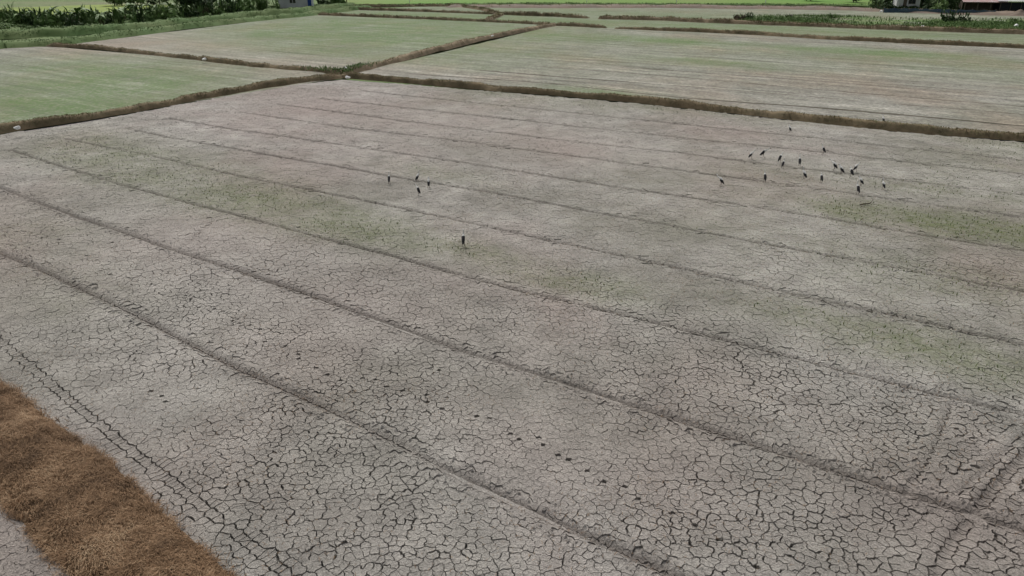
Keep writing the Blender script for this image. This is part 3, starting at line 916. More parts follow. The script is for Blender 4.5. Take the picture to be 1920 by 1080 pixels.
b = b[kp]; lean_dir = lean_dir[kp]
blades('straw', b, 0.21, 0.011, STRAW, so, lean=1.05, updir=lean_dir, rnd=np.clip(0.46 + 0.24 * vnoise(b[:, 0], b[:, 1], 0.9, 94) + 0.30 * vnoise(b[:, 0], b[:, 1], 4.2, 95) + rng.normal(0, 0.24, len(b)), 0, 1))

bund([(-160, 280), (0, 246), (130, 228), (260, 206), (380, 184), (480, 166), (560, 154), (650, 143)], 1.35, 0.46, BUND_SOIL, BUND_GRASS, 150, 0.15, 0.035, seed=11)
bund([(636, 144), (760, 154), (960, 171), (1080, 181), (1200, 191), (1440, 217), (1560, 231), (1680, 244), (1800, 253), (1920, 262), (2200, 288)], 1.08, 0.45, BUND_SOIL, BUND_GRASS, 160, 0.15, 0.035, seed=21)
bund([(640, 140), (690, 128), (760, 110), (830, 92), (900, 75), (970, 61), (1042, 47)], 1.51, 0.50, BUND_PALE, BUND_GRASS, 60, 0.17, 0.05, seed=31)
bund([(90, 86), (180, 91), (240, 97), (360, 111), (480, 125), (600, 134), (652, 141)], 1.03, 0.39, BUND_SOIL, BUND_GRASS, 70, 0.2, 0.05, seed=41)
bund([(1036, 48), (1090, 50), (1138, 53)], 1.19, 0.46, BUND_SOIL, BUND_GRASS, 50, 0.35, 0.06, seed=51)
bund([(1152, 54), (1300, 59), (1440, 66), (1560, 74), (1680, 80), (1800, 85), (1920, 90), (2250, 106)], 1.28, 0.50, BUND_SOIL, BUND_GRASS, 60, 0.22, 0.06, seed=61)
bund([(596, 28), (700, 32), (800, 36), (960, 43), (1040, 48)], 1.12, 0.43, BUND_SOIL, BUND_GRASS, 45, 0.4, 0.07, seed=71)
bund([(655, 18), (740, 20), (800, 22), (930, 27)], 1.12, 0.43, BUND_SOIL, BUND_GRASS, 45, 0.4, 0.07, seed=81)
bund([(935, 27), (980, 29), (1040, 31), (1104, 34)], 1.28, 0.54, BUND_SOIL, BUND_GRASS, 50, 0.5, 0.08, seed=91)
bund([(1122, 35), (1240, 38), (1300, 41), (1440, 47), (1560, 51), (1680, 56), (1800, 60), (1920, 64), (2250, 76)], 1.44, 0.62, BUND_PALE, BUND_GRASS, 60, 0.45, 0.08, seed=101)
bund([(912, 39), (925, 35), (942, 27)], 1.44, 0.46, BUND_PALE, BUND_GRASS, 40, 0.4, 0.08, seed=111)
bund([(655, 15), (700, 13), (780, 12), (860, 12), (905, 19), (935, 27)], 1.44, 0.46, BUND_SOIL, BUND_GRASS, 40, 0.5, 0.08, seed=121)

# fresh grass where the bunds cross
cx_, cy_ = P(664, 134)
gb = np.column_stack([rng.normal(cx_, 2.6, 2600), rng.normal(cy_, 2.0, 2600), rng.uniform(0.2, 0.6, 2600)])
gd_ = np.minimum(seg_dist(gb[:, :2], np.array(PL([(600, 136), (640, 140), (690, 128), (730, 118)]))), seg_dist(gb[:, :2], np.array(PL([(560, 134), (652, 141)]))))
gb = gb[gd_ < 0.7]
blades('grass', gb, 0.35, 0.09, GREEN_BLADES, bpy.data.objects['earth_bund.002'], lean=0.7)

# ------------------------------------------------------------------ green verge, dikes and rice on the left, dirt track on the right
def sheet(name, px, mat, z, kind='structure', parent=None, step=4.0, amp=0.0, seed=0):
    poly = np.array(PL(px))
    x0, y0 = poly.min(0); x1, y1 = poly.max(0)
    gx, gy = np.meshgrid(np.arange(x0, x1, step), np.arange(y0, y1, step), indexing='ij')
    g = np.stack([gx.ravel(), gy.ravel()], 1); g = g[inside(poly, g)]
    ring = np.vstack([resample([poly[i], poly[(i + 1) % len(poly)]], step)[:-1] for i in range(len(poly))])
    pts = np.vstack([ring, g])
    vs, _, fs, *_ = delaunay_2d_cdt([Vector(p) for p in pts], [], [list(range(len(ring)))], 1, 1e-4)
    V = np.array([(v.x, v.y) for v in vs])
    zz = z + amp * (vnoise(V[:, 0], V[:, 1], 0.22, seed) + 0.5 * vnoise(V[:, 0], V[:, 1], 0.6, seed + 1))
    me = mesh_np(name, np.column_stack([V, zz]), np.array([list(f) for f in fs]), np.full(len(fs), 3), True)
    o = add(name, me, mat, parent)
    if kind: o['kind'] = kind
    return o, V, zz

LIME = simple('lime_rice', (0.235, 0.30, 0.065), 0.3, 0.08, bump=0.1, col2=(0.155, 0.215, 0.05))
BRIGHT = simple('bright_rice', (0.105, 0.235, 0.035), 0.3, 0.03, bump=0.2, col2=(0.16, 0.215, 0.06))
TRACK = simple('dirt_track', (0.215, 0.165, 0.125), 0.35, 0.3, bump=0.1, col2=(0.15, 0.125, 0.105))
WEED_SOIL = simple('weedy_ground', (0.10, 0.175, 0.055), 0.4, 0.12, bump=0.1, col2=(0.145, 0.17, 0.075))

verge, vv, vz = sheet('grass_verge', [(-300, 112), (0, 88), (110, 82), (300, 58), (480, 38), (640, 20), (700, 11), (640, 4), (480, 22), (300, 34), (60, 36), (-300, 58)], VERGE_SOIL, -0.10, step=3.0, amp=0.12, seed=7)
m = rng.integers(0, len(vv), 9000)
b = np.column_stack([vv[m] + rng.uniform(-2, 2, (9000, 2)), vz[m]])
blades('grass', b, 0.26, 0.12, GREEN_BLADES, verge, lean=0.9)
bund([(-300, 128), (0, 88), (60, 86), (120, 82), (200, 71), (300, 58), (400, 46), (480, 38), (560, 30), (640, 21), (690, 15)], 4.2, 0.75, VERGE_SOIL, GREEN_BLADES, 50, 0.22, 0.10, step=0.9, seed=131, name='grass_dike')
bund([(-300, 92), (0, 71), (130, 65), (230, 57), (330, 46), (480, 31), (560, 23), (640, 14), (660, 12)], 5.0, 1.0, VERGE_SOIL, GREEN_BLADES, 50, 0.24, 0.10, step=0.9, seed=141, name='grass_dike')
sheet('rice_field', [(-320, 14), (0, 15), (190, 9), (300, 9), (330, 12), (215, 22), (60, 34), (-320, 44)], LIME, 0.05, step=5.0, amp=0.06, seed=8)
sheet('rice_field', [(640, 8), (860, 8), (1440, 8), (1640, 12), (1640, -28), (600, -28)], BRIGHT, 0.0, step=9.0, amp=0.1, seed=9)
o, g = bund([(840, 12), (960, 13), (1200, 13), (1440, 15), (1600, 18), (1700, 22), (1800, 25), (1920, 28), (2250, 37)], 9.0, 0.5, TRACK, BUND_GRASS, 12, 0.4, 0.08, step=1.5, seed=151, name='dirt_track', flat=0.6)
bund([(660, 12), (760, 10), (870, 8.5), (1000, 7.5), (1200, 8), (1440, 9), (1560, 10), (1640, 11)], 2.0, 0.25, VERGE_SOIL, GREEN_BLADES, 30, 0.4, 0.12, step=1.5, seed=161, name='grass_dike')

# the weedy strip on the right
strip, sv, sz_ = sheet('weed_strip', [(1384, 28), (1500, 29), (1650, 34), (1920, 36), (2260, 46), (2260, 74), (1920, 61), (1680, 53), (1540, 49), (1400, 44)], WEED_SOIL, 0.03, step=2.0, amp=0.14, seed=17)
gmask = vnoise(sv[:, 0], sv[:, 1], 0.06, 18)
m = rng.choice(len(sv), 24000, p=np.clip(0.45 + gmask, 0.05, 1) / np.clip(0.45 + gmask, 0.05, 1).sum())
b = np.column_stack([sv[m] + rng.uniform(-1.4, 1.4, (24000, 2)), sz_[m]])
blades('weeds', b, 0.55, 0.13, GREEN_BLADES, strip, lean=0.7)

# ------------------------------------------------------------------ shrubs, banana plants, trees
def foliage_mesh(seed, mat, lumps, per, size):
    o = leaf_cloud('foliage', lumps, per, size, mat, None)
    me = o.data
    bpy.data.objects.remove(o)
    return me
def shrub_mesh(mat, nl, wid, hgt, per, size, sprigs):
    """an untidy bush: uneven lumps of leaves with sprigs sticking out"""
    lumps = []
    for _ in range(nl):
        a_ = random.uniform(0, 6.28); r_ = wid * math.sqrt(random.random())
        q_ = random.uniform(.22, .55)
        lumps.append((math.cos(a_) * r_, math.sin(a_) * r_ * .8, random.uniform(.15, hgt) * (1 - .45 * r_ / wid), q_ * random.uniform(.8, 1.5), q_, q_ * random.uniform(.5, 1.0)))
    o = leaf_cloud('foliage', lumps, per, size, mat, None, drop=0.1)
    m1 = o.data; bpy.data.objects.remove(o)
    if sprigs:
        a_ = rng.uniform(0, 6.28, sprigs); r_ = wid * np.sqrt(rng.uniform(0, 1, sprigs))
        base = np.column_stack([np.cos(a_) * r_, np.sin(a_) * r_ * .8, rng.uniform(.1, hgt, sprigs)])
        o = blades('foliage', base, 0.85, 0.15, mat, None, lean=0.55, updir=np.stack([np.cos(a_), np.sin(a_)], 1) * .6)
        m2 = o.data; bpy.data.objects.remove(o)
        bm = bmesh.new(); bm.from_mesh(m1); bm.from_mesh(m2)
        bm.to_mesh(m1); bm.free()
    return m1
SHRUBS = [shrub_mesh(LEAF, 14, 1.1, 1.2, 130, 0.24, 20), shrub_mesh(LEAF, 12, 1.2, 1.0, 120, 0.28, 30), shrub_mesh(DARK_LEAF, 12, 1.0, 1.2, 150, 0.2, 40)]
STEMS = tube_mesh('stem', [(0, 0, -0.3), (0.03, 0.02, 0.3), (0.12, -0.04, 0.9)], [0.06, 0.045, 0.02], 6)
STEMS.materials.append(TRUNK)

def shrub(px, py, sc, kind, label, group=None, squash=1.0, cat='shrub'):
    x, y = P(px, py)
    t = tag(empty('shrub', (x, y, -0.05), random.uniform(0, 6.28), sc), label, cat, group)
    t.scale = (sc * random.uniform(.9, 1.15), sc, sc * squash)
    for a in (0, 2.3, 4.1):
        add('stem', STEMS, None, t, rot=(0, 0, a))
    add('foliage', SHRUBS[kind], None, t)
    return t

ORD = ['leftmost', 'second', 'third', 'fourth', 'fifth', 'sixth', 'seventh', 'eighth', 'ninth', 'tenth', 'eleventh', 'twelfth', 'thirteenth', 'fourteenth', 'fifteenth', 'sixteenth', 'seventeenth', 'eighteenth', 'nineteenth', 'twentieth']
def nth(i, what):
    return ('leftmost ' + what) if i == 0 else (ORD[i] + ' ' + what + ' from the left')

sh = []
for i in range(34):
    x = 14 + i * 13.6 + random.uniform(-5, 5)
    ymid = np.interp(x, [0, 150, 250, 330, 400, 480], [47, 49, 46, 40, 31, 24])
    sh.append((x, ymid + random.uniform(-6, 3), random.uniform(1.3, 2.3), (0, 1, 0, 1, 2)[i % 5] if x < 330 else (0, 2, 1)[i % 3]))
sh += [(515, 20, 1.4, 0), (604, 9, 1.6, 2), (622, 12, 1.5, 2), (640, 12, 1.7, 0)]
ORD += ['twenty-first', 'twenty-second', 'twenty-third', 'twenty-fourth', 'twenty-fifth', 'twenty-sixth', 'twenty-seventh', 'twenty-eighth', 'twenty-ninth', 'thirtieth', 'thirty-first', 'thirty-second', 'thirty-third', 'thirty-fourth', 'thirty-fifth', 'thirty-sixth', 'thirty-seventh', 'thirty-eighth', 'thirty-ninth', 'fortieth']
for i, (x, y, s_, k) in enumerate(sh):
    w = 'dark green' if k == 2 else 'green'
    shrub(x, y, s_, k, w + ' leafy shrub, ' + nth(i, 'in the thicket behind the left dike'), 'shrubs in the thicket on the left')
for x_, y_, s_, k_, lab_ in ((1648, 20, 1.5, 2, 'dark shrub behind the left end of the blue net fence'), (1742, 18, 1.6, 2, 'dark shrub right of the small white house'), (1760, 19, 1.9, 0, 'green shrub behind the middle of the blue net fence'),
                             (1792, 19, 1.8, 2, 'dark shrub left of the red roofed shed'), (1640, 17, 1.6, 0, 'green shrub at the far end of the dirt track, left of the trees')):
    shrub(x_, y_, s_, k_, lab_)
BROWN_SHRUB = shrub_mesh(DRY_LEAF, 8, 1.2, 0.7, 90, 0.16, 60)
SHRUBS.append(BROWN_SHRUB)
shrub(1385, 38, 1.0, 3, 'dry brown bush at the left end of the weedy strip', squash=1.1)
shrub(1404, 36, 0.9, 2, 'dark green bush beside the dry brown bush on the weedy strip')
shrub(1778, 42, 1.5, 2, 'big dark green bush on the right half of the weedy strip')
shrub(1806, 41, 1.2, 2, 'smaller dark bush just right of the big bush on the weedy strip')
shrub(1745, 47, 0.7, 1, 'low bright green bush left of the big dark bush on the weedy strip', squash=0.7)
shrub(1850, 48, 1.1, 1, 'wide low green bush near the right end of the weedy strip', squash=0.6)
shrub(1900, 44, 1.2, 0, 'rightmost green bush of the weedy strip', squash=0.6)
shrub(1480, 34, 0.8, 2, 'small dark bush on the far edge of the weedy strip, left half', squash=0.7)
shrub(1560, 34, 0.9, 0, 'small green bush at the middle of the weedy strip, far edge', squash=0.7)

def undergrowth(px, n, h, w, mat, parent, seed):
    poly = np.array(PL(px)); x0, y0 = poly.min(0); x1, y1 = poly.max(0)
    c = np.stack([rng.uniform(x0, x1, n * 6), rng.uniform(y0, y1, n * 6)], 1)
    c = c[inside(poly, c)]
    c = c[vnoise(c[:, 0], c[:, 1], 0.35, seed) > -0.45][:n]
    o = blades('undergrowth', np.column_stack([c, np.full(len(c), -0.1)]), h, w, mat, parent, lean=0.95, rnd=np.clip(0.45 + 0.35 * vnoise(c[:, 0], c[:, 1], 0.5, seed + 1) + rng.normal(0, .15, len(c)), 0, 1))
undergrowth([(-100, 60), (0, 54), (150, 54), (260, 50), (340, 42), (480, 26), (600, 14), (650, 9), (560, 10), (470, 14), (330, 26), (200, 34), (60, 38), (-100, 44)], 24000, 0.7, 0.28, LEAF, verge, 201)
undergrowth([(1640, 16), (1720, 15), (1860, 16), (1860, 8), (1640, 6)], 5000, 1.1, 0.25, DARK_LEAF, strip, 203)

# banana leaf: an arched blade folded along its midrib
def banana_leaf(L, W, droop, up, dead=False):
    n = 9
    V = []; F = []
    for i in range(n + 1):
        t = i / n
        a = up - droop * t
        if i == 0: x, z = 0.0, 0.0
        else:
            x += math.cos(a) * L / n; z += math.sin(a) * L / n
        w = W * (0.10 if i == 0 else math.sin(math.pi * min(1, 0.12 + t * 0.9)) ** 0.6) * (1 + random.uniform(-.12, .12))
        if i == n: w = 0.02
        lift = w * 0.35
        V += [(x, -w / 2, z + lift * .5 + random.uniform(-.03, .03)), (x, 0, z), (x, w / 2, z + lift * .5 + random.uniform(-.03, .03))]
    for i in range(n):
        b = i * 3
        F += [(b, b + 3, b + 4, b + 1), (b + 1, b + 4, b + 5, b + 2)]
    me = bpy.data.meshes.new('leaf'); me.from_pydata(V, [], F)
    a = me.attributes.new('rnd', 'FLOAT', 'POINT')
    r = random.random()
    a.data.foreach_set('value', [r] * len(V))
    for p in me.polygons: p.use_smooth = True
    me.materials.append(DRY_LEAF if dead else BANANA_LEAF)
    me.update()
    return me
BL = [banana_leaf(1.9, 0.55, 2.2, 1.1), banana_leaf(2.1, 0.6, 1.9, 1.15), banana_leaf(1.7, 0.55, 2.5, 0.9), banana_leaf(2.0, 0.5, 1.4, 1.2), banana_leaf(1.6, 0.5, 2.4, 0.7)]
BD = [banana_leaf(1.6, 0.4, 1.1, -0.5, True), banana_leaf(1.4, 0.4, 0.9, -0.7, True)]
PSTEM = tube_mesh('stem', [(0, 0, -0.3), (0.0, 0, 0.4), (0.02, 0.01, 1.0), (0.03, 0, 1.5)], [0.16, 0.14, 0.11, 0.08], 8)
PSTEM.materials.append(BANANA_STEM)
bn = [(48, 47, .9), (62, 40, .8), (100, 42, 1.0), (118, 48, .85), (150, 47, 1.05), (172, 42, .9), (190, 50, .8), (218, 48, 1.05), (236, 44, 1.1), (255, 38, 1.2), (290, 36, 1.1), (322, 33, 1.1), (345, 37, 1.0), (415, 25, 1.1), (438, 26, 1.0), (462, 22, 1.0), (520, 17, .9)]
for i, (x, y, s_) in enumerate(bn):
    gx, gy = P(x, y)
    t = tag(empty('banana_plant', (gx, gy, -0.05), random.uniform(0, 6.28), s_ * 1.3), 'green banana plant, ' + nth(i, 'among the shrubs on the left'), 'banana plant', 'banana plants behind the left dike')
    add('stem', PSTEM, None, t)
    a = 0
    for k in range(8):
        a += 2.4 + random.uniform(-.3, .3)
        add('leaf', BL[(k + i) % 5], None, t, (0.03, 0, 1.35 + 0.05 * k), (random.uniform(-.15, .15), 0, a), (random.uniform(.8, 1.15),) * 3)
    for k in range(random.randint(1, 2)):
        add('leaf', BD[k], None, t, (0.02, 0, 1.25), (0, 0, random.uniform(0, 6.28)))

def tree(px, py, h, r, label, mat=DARK_LEAF, lean=0.0, trunk_r=0.16, low=0.45, nl=9, per=26, size=0.30, name='tree'):
    x, y = P(px, py)
    t = tag(empty(name, (x, y, -0.1), random.uniform(0, 6.28)), label, 'tree')
    tr = add('trunk', tube_mesh('trunk', [(0, 0, -0.3), (0.05, 0.02, h * .2), (lean * .4, .1, h * .45), (lean, 0, h * .8)], [trunk_r, trunk_r * .8, trunk_r * .6, trunk_r * .2], 9), TRUNK, t)
    lumps = []
    for k in range(nl):
        a = k * 2.4; rr = r * random.uniform(.3, .85)
        lz = h * (low + (.95 - low) * ((k + random.random()) / nl) ** 1.3)
        lx, ly = lean * lz / h + math.cos(a) * rr, math.sin(a) * rr
        s = r * random.uniform(.34, .6)
        lumps.append((lx, ly, lz, s, s, s * .75))
        add('limb', tube_mesh('limb', [(lean * .4, .05, h * .4), (lx * .5, ly * .5, (h * .4 + lz) / 2 + .1), (lx, ly, lz)], [trunk_r * .45, trunk_r * .3, trunk_r * .1], 6), TRUNK, tr)
    leaf_cloud('crown', lumps, per, size, mat, t)
    return t
tree(371, 33, 7.0, 3.0, 'tree with a bare dark trunk among the banana plants on the left', lean=-0.5, trunk_r=0.2, low=.36, nl=12)
tree(436, 16, 9.0, 3.8, 'tall dark tree behind the banana plants, left of the white house', trunk_r=0.3, low=.18, nl=14)
tree(300, 8, 8.0, 3.2, 'dark tree at the far end of the yellow green rice field', trunk_r=0.25, low=.12, nl=12)
tree(398, 6, 9.0, 3.6, 'dark tree farthest back in the left thicket', trunk_r=0.25, low=.15, nl=12)
tree(215, 11, 5.5, 2.6, 'rounded tree behind the banana plants beside the yellow green rice', mat=LEAF, low=.2, nl=12, per=34)
tree(258, 10, 6.5, 2.8, 'bluish green tree behind the thicket, left of the dark trees', mat=LEAF, low=.18, nl=13, per=34)
tree(345, 15, 6.0, 2.6, 'bushy green tree just left of the bare dark trunk', mat=LEAF, low=.2, nl=12, per=34)
tree(468, 12, 7.0, 3.0, 'leafy green tree between the tall dark tree and the bamboo clump', mat=LEAF, low=.18, nl=13, per=34)
tree(650, 5, 7.0, 2.0, 'slim tree at the right corner of the white house yard', low=.2, nl=10)
tree(1648, 14, 8.0, 3.0, 'dark tree left of the small white house, pale trunk below', trunk_r=0.16, low=.2, nl=12)
tree(1660, 10, 9.0, 3.0, 'dark tree close beside the small white house', low=.18, nl=12)
tree(1728, 12, 9.0, 3.4, 'dark tree right behind the small white house', low=.15, nl=13)
tree(1752, 16, 8.0, 2.6, 'tree with a leaning pale trunk behind the blue net fence', trunk_r=0.13, low=.35, lean=0.6, nl=10)
tree(1780, 10, 9.5, 3.8, 'broad dark tree left of the red roofed shed', low=.12, nl=14)
tree(1800, 13, 7.0, 2.4, 'small dark tree touching the red roofed shed', low=.15, nl=10)
tree(1600, 4, 7.0, 3.0, 'round dark tree at the right end of the bright rice field', low=.15, nl=11)
tree(1520, 2, 6.0, 2.6, 'low dark tree at the far edge of the bright rice field', low=.12, nl=10)

# drooping leaf clumps (bamboo like) and the heap of dead leaves round the dark trunk
def clump(px, py, h, n, mat, name, label, cat, width=0.10, spread=0.5):
    x, y = P(px, py)
    t = tag(empty(name, (x, y, -0.05)), label, cat)
    a = rng.uniform(0, 2 * math.pi, n); r = rng.uniform(0, spread, n) ** 0.7
    base = np.column_stack([np.cos(a) * r, np.sin(a) * r, rng.uniform(0, h * 0.45, n)])
    d = np.stack([np.cos(a), np.sin(a)], 1) * 0.8
    o = blades('foliage', base, h * 0.8, width, mat, t, lean=0.75, kind=None, updir=d)
    for k in range(6):
        an = k * 1.05
        add('cane', tube_mesh('cane', [(0.15 * math.cos(an), 0.15 * math.sin(an), -0.2), (0.3 * math.cos(an), 0.3 * math.sin(an), h * .45), (0.75 * math.cos(an), 0.75 * math.sin(an), h * .85)], [0.04, 0.03, 0.01], 5), BANANA_STEM if mat is not DRY_LEAF else TRUNK, t)
    return t
clump(492, 21, 4.2, 420, LEAF, 'bamboo_clump', 'bushy bamboo clump with drooping leaves left of the white house', 'bamboo', spread=1.1)
clump(628, 12, 3.2, 300, LEAF, 'bamboo_clump', 'small bamboo clump right of the blue tarpaulin', 'bamboo', spread=0.9)
clump(378, 34, 2.4, 300, DRY_LEAF, 'dead_leaf_heap', 'heap of dark dead leaves hanging round the bare trunk', 'dead leaves', spread=1.0)

# ------------------------------------------------------------------ buildings
PLASTER = simple('plaster', (0.52, 0.53, 0.55), 0.25, 0.6, col2=(0.40, 0.41, 0.42))
WHITE = simple('white_wash', (0.72, 0.73, 0.72), 0.2, 0.8)
BLUE = simple('blue_paint', (0.03, 0.08, 0.30), 0.3, 1.5, rough=0.6)
TARP = simple('blue_tarpaulin', (0.06, 0.22, 0.42), 0.4, 1.5, rough=0.5, bump=0.1)
GLASS = simple('dark_glass', (0.03, 0.035, 0.04), 0.3, 2.0, rough=0.15, spec=0.5)
TIN = simple('tin_roof', (0.42, 0.43, 0.44), 0.3, 0.7, rough=0.5, spec=0.4, col2=(0.30, 0.29, 0.28))
RED_TIN = simple('rusty_roof', (0.36, 0.22, 0.19), 0.3, 0.9, rough=0.7, col2=(0.42, 0.36, 0.36))
WOOD = simple('weathered_wood', (0.17, 0.14, 0.11), 0.4, 3.0)
BLACK_NET = simple('black_shade_net', (0.018, 0.022, 0.028), 0.3, 3.0)
BLUE_NET = simple('blue_net', (0.085, 0.135, 0.155), 0.5, 0.8, col2=(0.05, 0.075, 0.12))
PINK = simple('leg_skin', (0.20, 0.16, 0.14), 0.2, 20.0)

def corrugated(name, w, d, z_front, z_back, y0, mat, parent, pitch=0.3, over=0.4):
    """corrugated sheet sloping from the back (high) to the front (low)"""
    nx = int((w + 2 * over) / (pitch / 2)); V = []; F = []
    for i in range(nx + 1):
        x = -w / 2 - over + i * pitch / 2
        dz = 0.03 if i % 2 else -0.03
        V += [(x, y0 - over, z_front + dz), (x, y0 + d + over, z_back + dz), (x, y0 - over, z_front + dz - .03), (x, y0 + d + over, z_back + dz - .03)]
    for i in range(nx):
        b = i * 4
        F += [(b, b + 4, b + 5, b + 1), (b + 2, b + 3, b + 7, b + 6), (b, b + 2, b + 6, b + 4)]
    me = bpy.data.meshes.new(name); me.from_pydata(V, [], F); me.update()
    return add(name, me, mat, parent)

def window(parent, x, z, w, h, y, frame_mat):
    f = bmesh.new()
    me = bpy.data.meshes.new('window'); V = []; F = []
    def bar(x0, x1, z0, z1):
        b = len(V)
        V.extend([(a, c, e) for a in (x0, x1) for c in (y - .08, y + .02) for e in (z0, z1)])
        F.extend([tuple(b + i for i in q) for q in ((0, 1, 3, 2), (4, 6, 7, 5), (0, 4, 5, 1), (2, 3, 7, 6), (1, 5, 7, 3), (0, 2, 6, 4))])
    t = .07
    bar(x - w / 2, x - w / 2 + t, z, z + h); bar(x + w / 2 - t, x + w / 2, z, z + h)
    bar(x - w / 2 + t, x + w / 2 - t, z, z + t); bar(x - w / 2 + t, x + w / 2 - t, z + h - t, z + h); bar(x - t / 2, x + t / 2, z + t, z + h - t)
    me.from_pydata(V, [], F); me.update(); f.free()
    o = add('window', me, frame_mat, parent)
    for sx in (-1, 1):
        cx = x + sx * w / 4
        add('pane', box_mesh('pane', cx - w / 4 + .05, cx + w / 4 - .05, y - .03, y - .01, z + t, z + h - t), GLASS, o)
    return o

def face_cam(px, py):
    x, y = P(px, py)
    return x, y, math.atan2(-x, y) * 0.6

# white house on the left, cut by the top of the frame
x, y, rz = face_cam(555, 18.5)
hs = tag(empty('house', (x, y, 0), 0.15), 'pale grey plastered house behind the green dike on the left', 'house')
add('wall', box_mesh('wall', -4.0, 3.9, 0, 6, -0.4, 3.4, .03), PLASTER, hs)
add('plinth', box_mesh('plinth', -4.08, 3.98, -0.08, 6.05, -0.4, 0.55, .03), simple('grey_render', (0.33, 0.33, 0.32), 0.3, 0.8), hs)
d = add('door', box_mesh('door', 3.0, 3.85, -0.05, -0.005, 0.56, 2.9, .02), BLUE, hs)
add('handle', box_mesh('handle', 3.1, 3.15, -0.11, -0.05, 1.5, 1.62), TIN, d)
window(hs, -0.6, 1.5, 1.6, 1.2, -0.002, WHITE)
corrugated('roof', 8.2, 6.4, 3.55, 4.6, -0.2, TIN, hs)
add('porch_post', tube_mesh('porch_post', [(3.95, -1.2, -0.3), (3.95, -1.2, 3.3)], [.09, .09], 8), BLUE, hs)

# crumpled blue tarpaulin
x, y = P(591, 16.5)
V = []; F = []
nx, ny = 16, 8
for i in range(nx + 1):
    for j in range(ny + 1):
        u, v = i / nx - .5, j / ny - .5
        e = max(abs(u), abs(v)) * 2
        V.append((u * 4.6, v * 3.0, 0.75 * (1 - e ** 3) * (0.8 + 0.4 * mnoise.noise(Vector((u * 5, v * 5, 1)))) + 0.12 * mnoise.noise(Vector((u * 12, v * 9, 4)))))
for i in range(nx):
    for j in range(ny):
        a = i * (ny + 1) + j
        F.append((a, a + ny + 1, a + ny + 2, a + 1))
me = bpy.data.meshes.new('tarpaulin'); me.from_pydata(V, [], F); me.update()
tag(add('tarpaulin', me, TARP, None, (x, y, 0.0), (0, 0, .2)), 'crumpled blue tarpaulin over a heap beside the plastered house', 'tarpaulin')

# small white house on the right
x, y, rz = face_cam(1701, 14)
hs = tag(empty('house', (x, y, 0), -0.25), 'small white walled house between dark trees on the right', 'house')
add('wall', box_mesh('wall', -2.7, 2.7, 0, 5, -0.4, 3.0, .03), WHITE, hs)
window(hs, 0.9, 0.9, 1.7, 1.2, -0.002, WOOD)
d = add('door', box_mesh('door', -1.15, -0.3, -0.05, -0.005, -0.1, 1.95, .02), WOOD, hs)
add('handle', box_mesh('handle', -0.42, -0.37, -0.11, -0.05, 0.95, 1.05), TIN, d)
corrugated('roof', 5.8, 5.2, 3.0, 4.2, -0.3, TIN, hs)
for sx in (-2.5, 2.5):
    add('porch_post', box_mesh('porch_post', sx - .07, sx + .07, -1.2, -1.06, -0.3, 2.75), WHITE, hs)

# open shed with a rust red roof
x, y, rz = face_cam(1843, 21)
hs = tag(empty('shed', (x, y, 0), -0.2), 'open sided shed with a patchy rust red tin roof', 'shed')
add('back_wall', box_mesh('back_wall', -4.4, 4.4, 4.2, 4.3, -0.3, 3.4), WOOD, hs)
for sx in (-1, 1):
    add('side_wall', box_mesh('side_wall', sx * 4.4 - .05, sx * 4.4 + .05, 1.5, 4.19, -0.3, 2.2), WOOD, hs)
for k in range(4):
    px_ = -4.3 + k * 8.6 / 3
    add('post', tube_mesh('post', [(px_, 0, -0.3), (px_ + .03, 0, 2.02)], [.11, .09], 7), WOOD, hs)
corrugated('roof', 9.2, 4.6, 2.1, 3.9, -0.2, RED_TIN, hs, pitch=0.4)
add('beam', box_mesh('beam', -4.5, 4.5, -.08, .06, 1.86, 2.0), WOOD, hs)

# shed walled with black shade cloth
x, y, rz = face_cam(1912, 22)
hs = tag(empty('shed', (x, y, 0), -0.25), 'dark shed walled with black shade net under a pale tin roof', 'shed')
add('netting', box_mesh('netting', -4.6, 4.6, 0, .04, -0.2, 2.15), BLACK_NET, hs)
for sx in (-1, 1):
    add('netting', box_mesh('netting', sx * 4.62 - .02, sx * 4.62 + .02, 0.05, 5, -0.2, 2.3), BLACK_NET, hs)
for k in range(5):
    px_ = -4.5 + k * 2.25
    add('post', tube_mesh('post', [(px_, -0.08, -0.3), (px_, -0.08, 2.35)], [.06, .06], 7), WOOD, hs)
corrugated('roof', 9.6, 5.4, 2.35, 3.3, -0.2, TIN, hs, pitch=0.4)

# blue net fence
fl = smooth_line(PL([(1656, 24), (1700, 24), (1740, 25), (1770, 26), (1810, 27), (1865, 28)]), 2.2, 1)
fx, fy = fl[0]
fence = tag(empty('net_fence', (fx, fy, 0)), 'sagging blue net fence in front of the houses on the right', 'fence')
FPOST = tube_mesh('post', [(0, 0, -.3), (0.02, 0.01, 1.25)], [.06, .05], 7); FPOST.materials.append(WOOD)
for i, (a, b) in enumerate(zip(fl[:-1], fl[1:])):
    add('post', FPOST, None, fence, (a[0] - fx, a[1] - fy, 0))
    V = []; F = []
    n = 6
    for k in range(n + 1):
        t = k / n; q = a + (b - a) * t - fl[0]
        for j in range(4):
            zz = 0.05 + j * 0.34 - (0.18 * math.sin(math.pi * t) if j == 3 else 0)
            V.append((q[0] + random.uniform(-.03, .03), q[1] - 0.07 + random.uniform(-.09, .04), zz))
    for k in range(n):
        for j in range(3):
            s0 = k * 4 + j
            F.append((s0, s0 + 4, s0 + 5, s0 + 1))
    me = bpy.data.meshes.new('net_panel'); me.from_pydata(V, [], F); me.update()
    o = add('net_panel', me, BLUE_NET, fence)
    md = o.modifiers.new('thickness', 'SOLIDIFY'); md.thickness = 0.02
add('post', FPOST, None, fence, (fl[-1][0] - fx, fl[-1][1] - fy, 0))

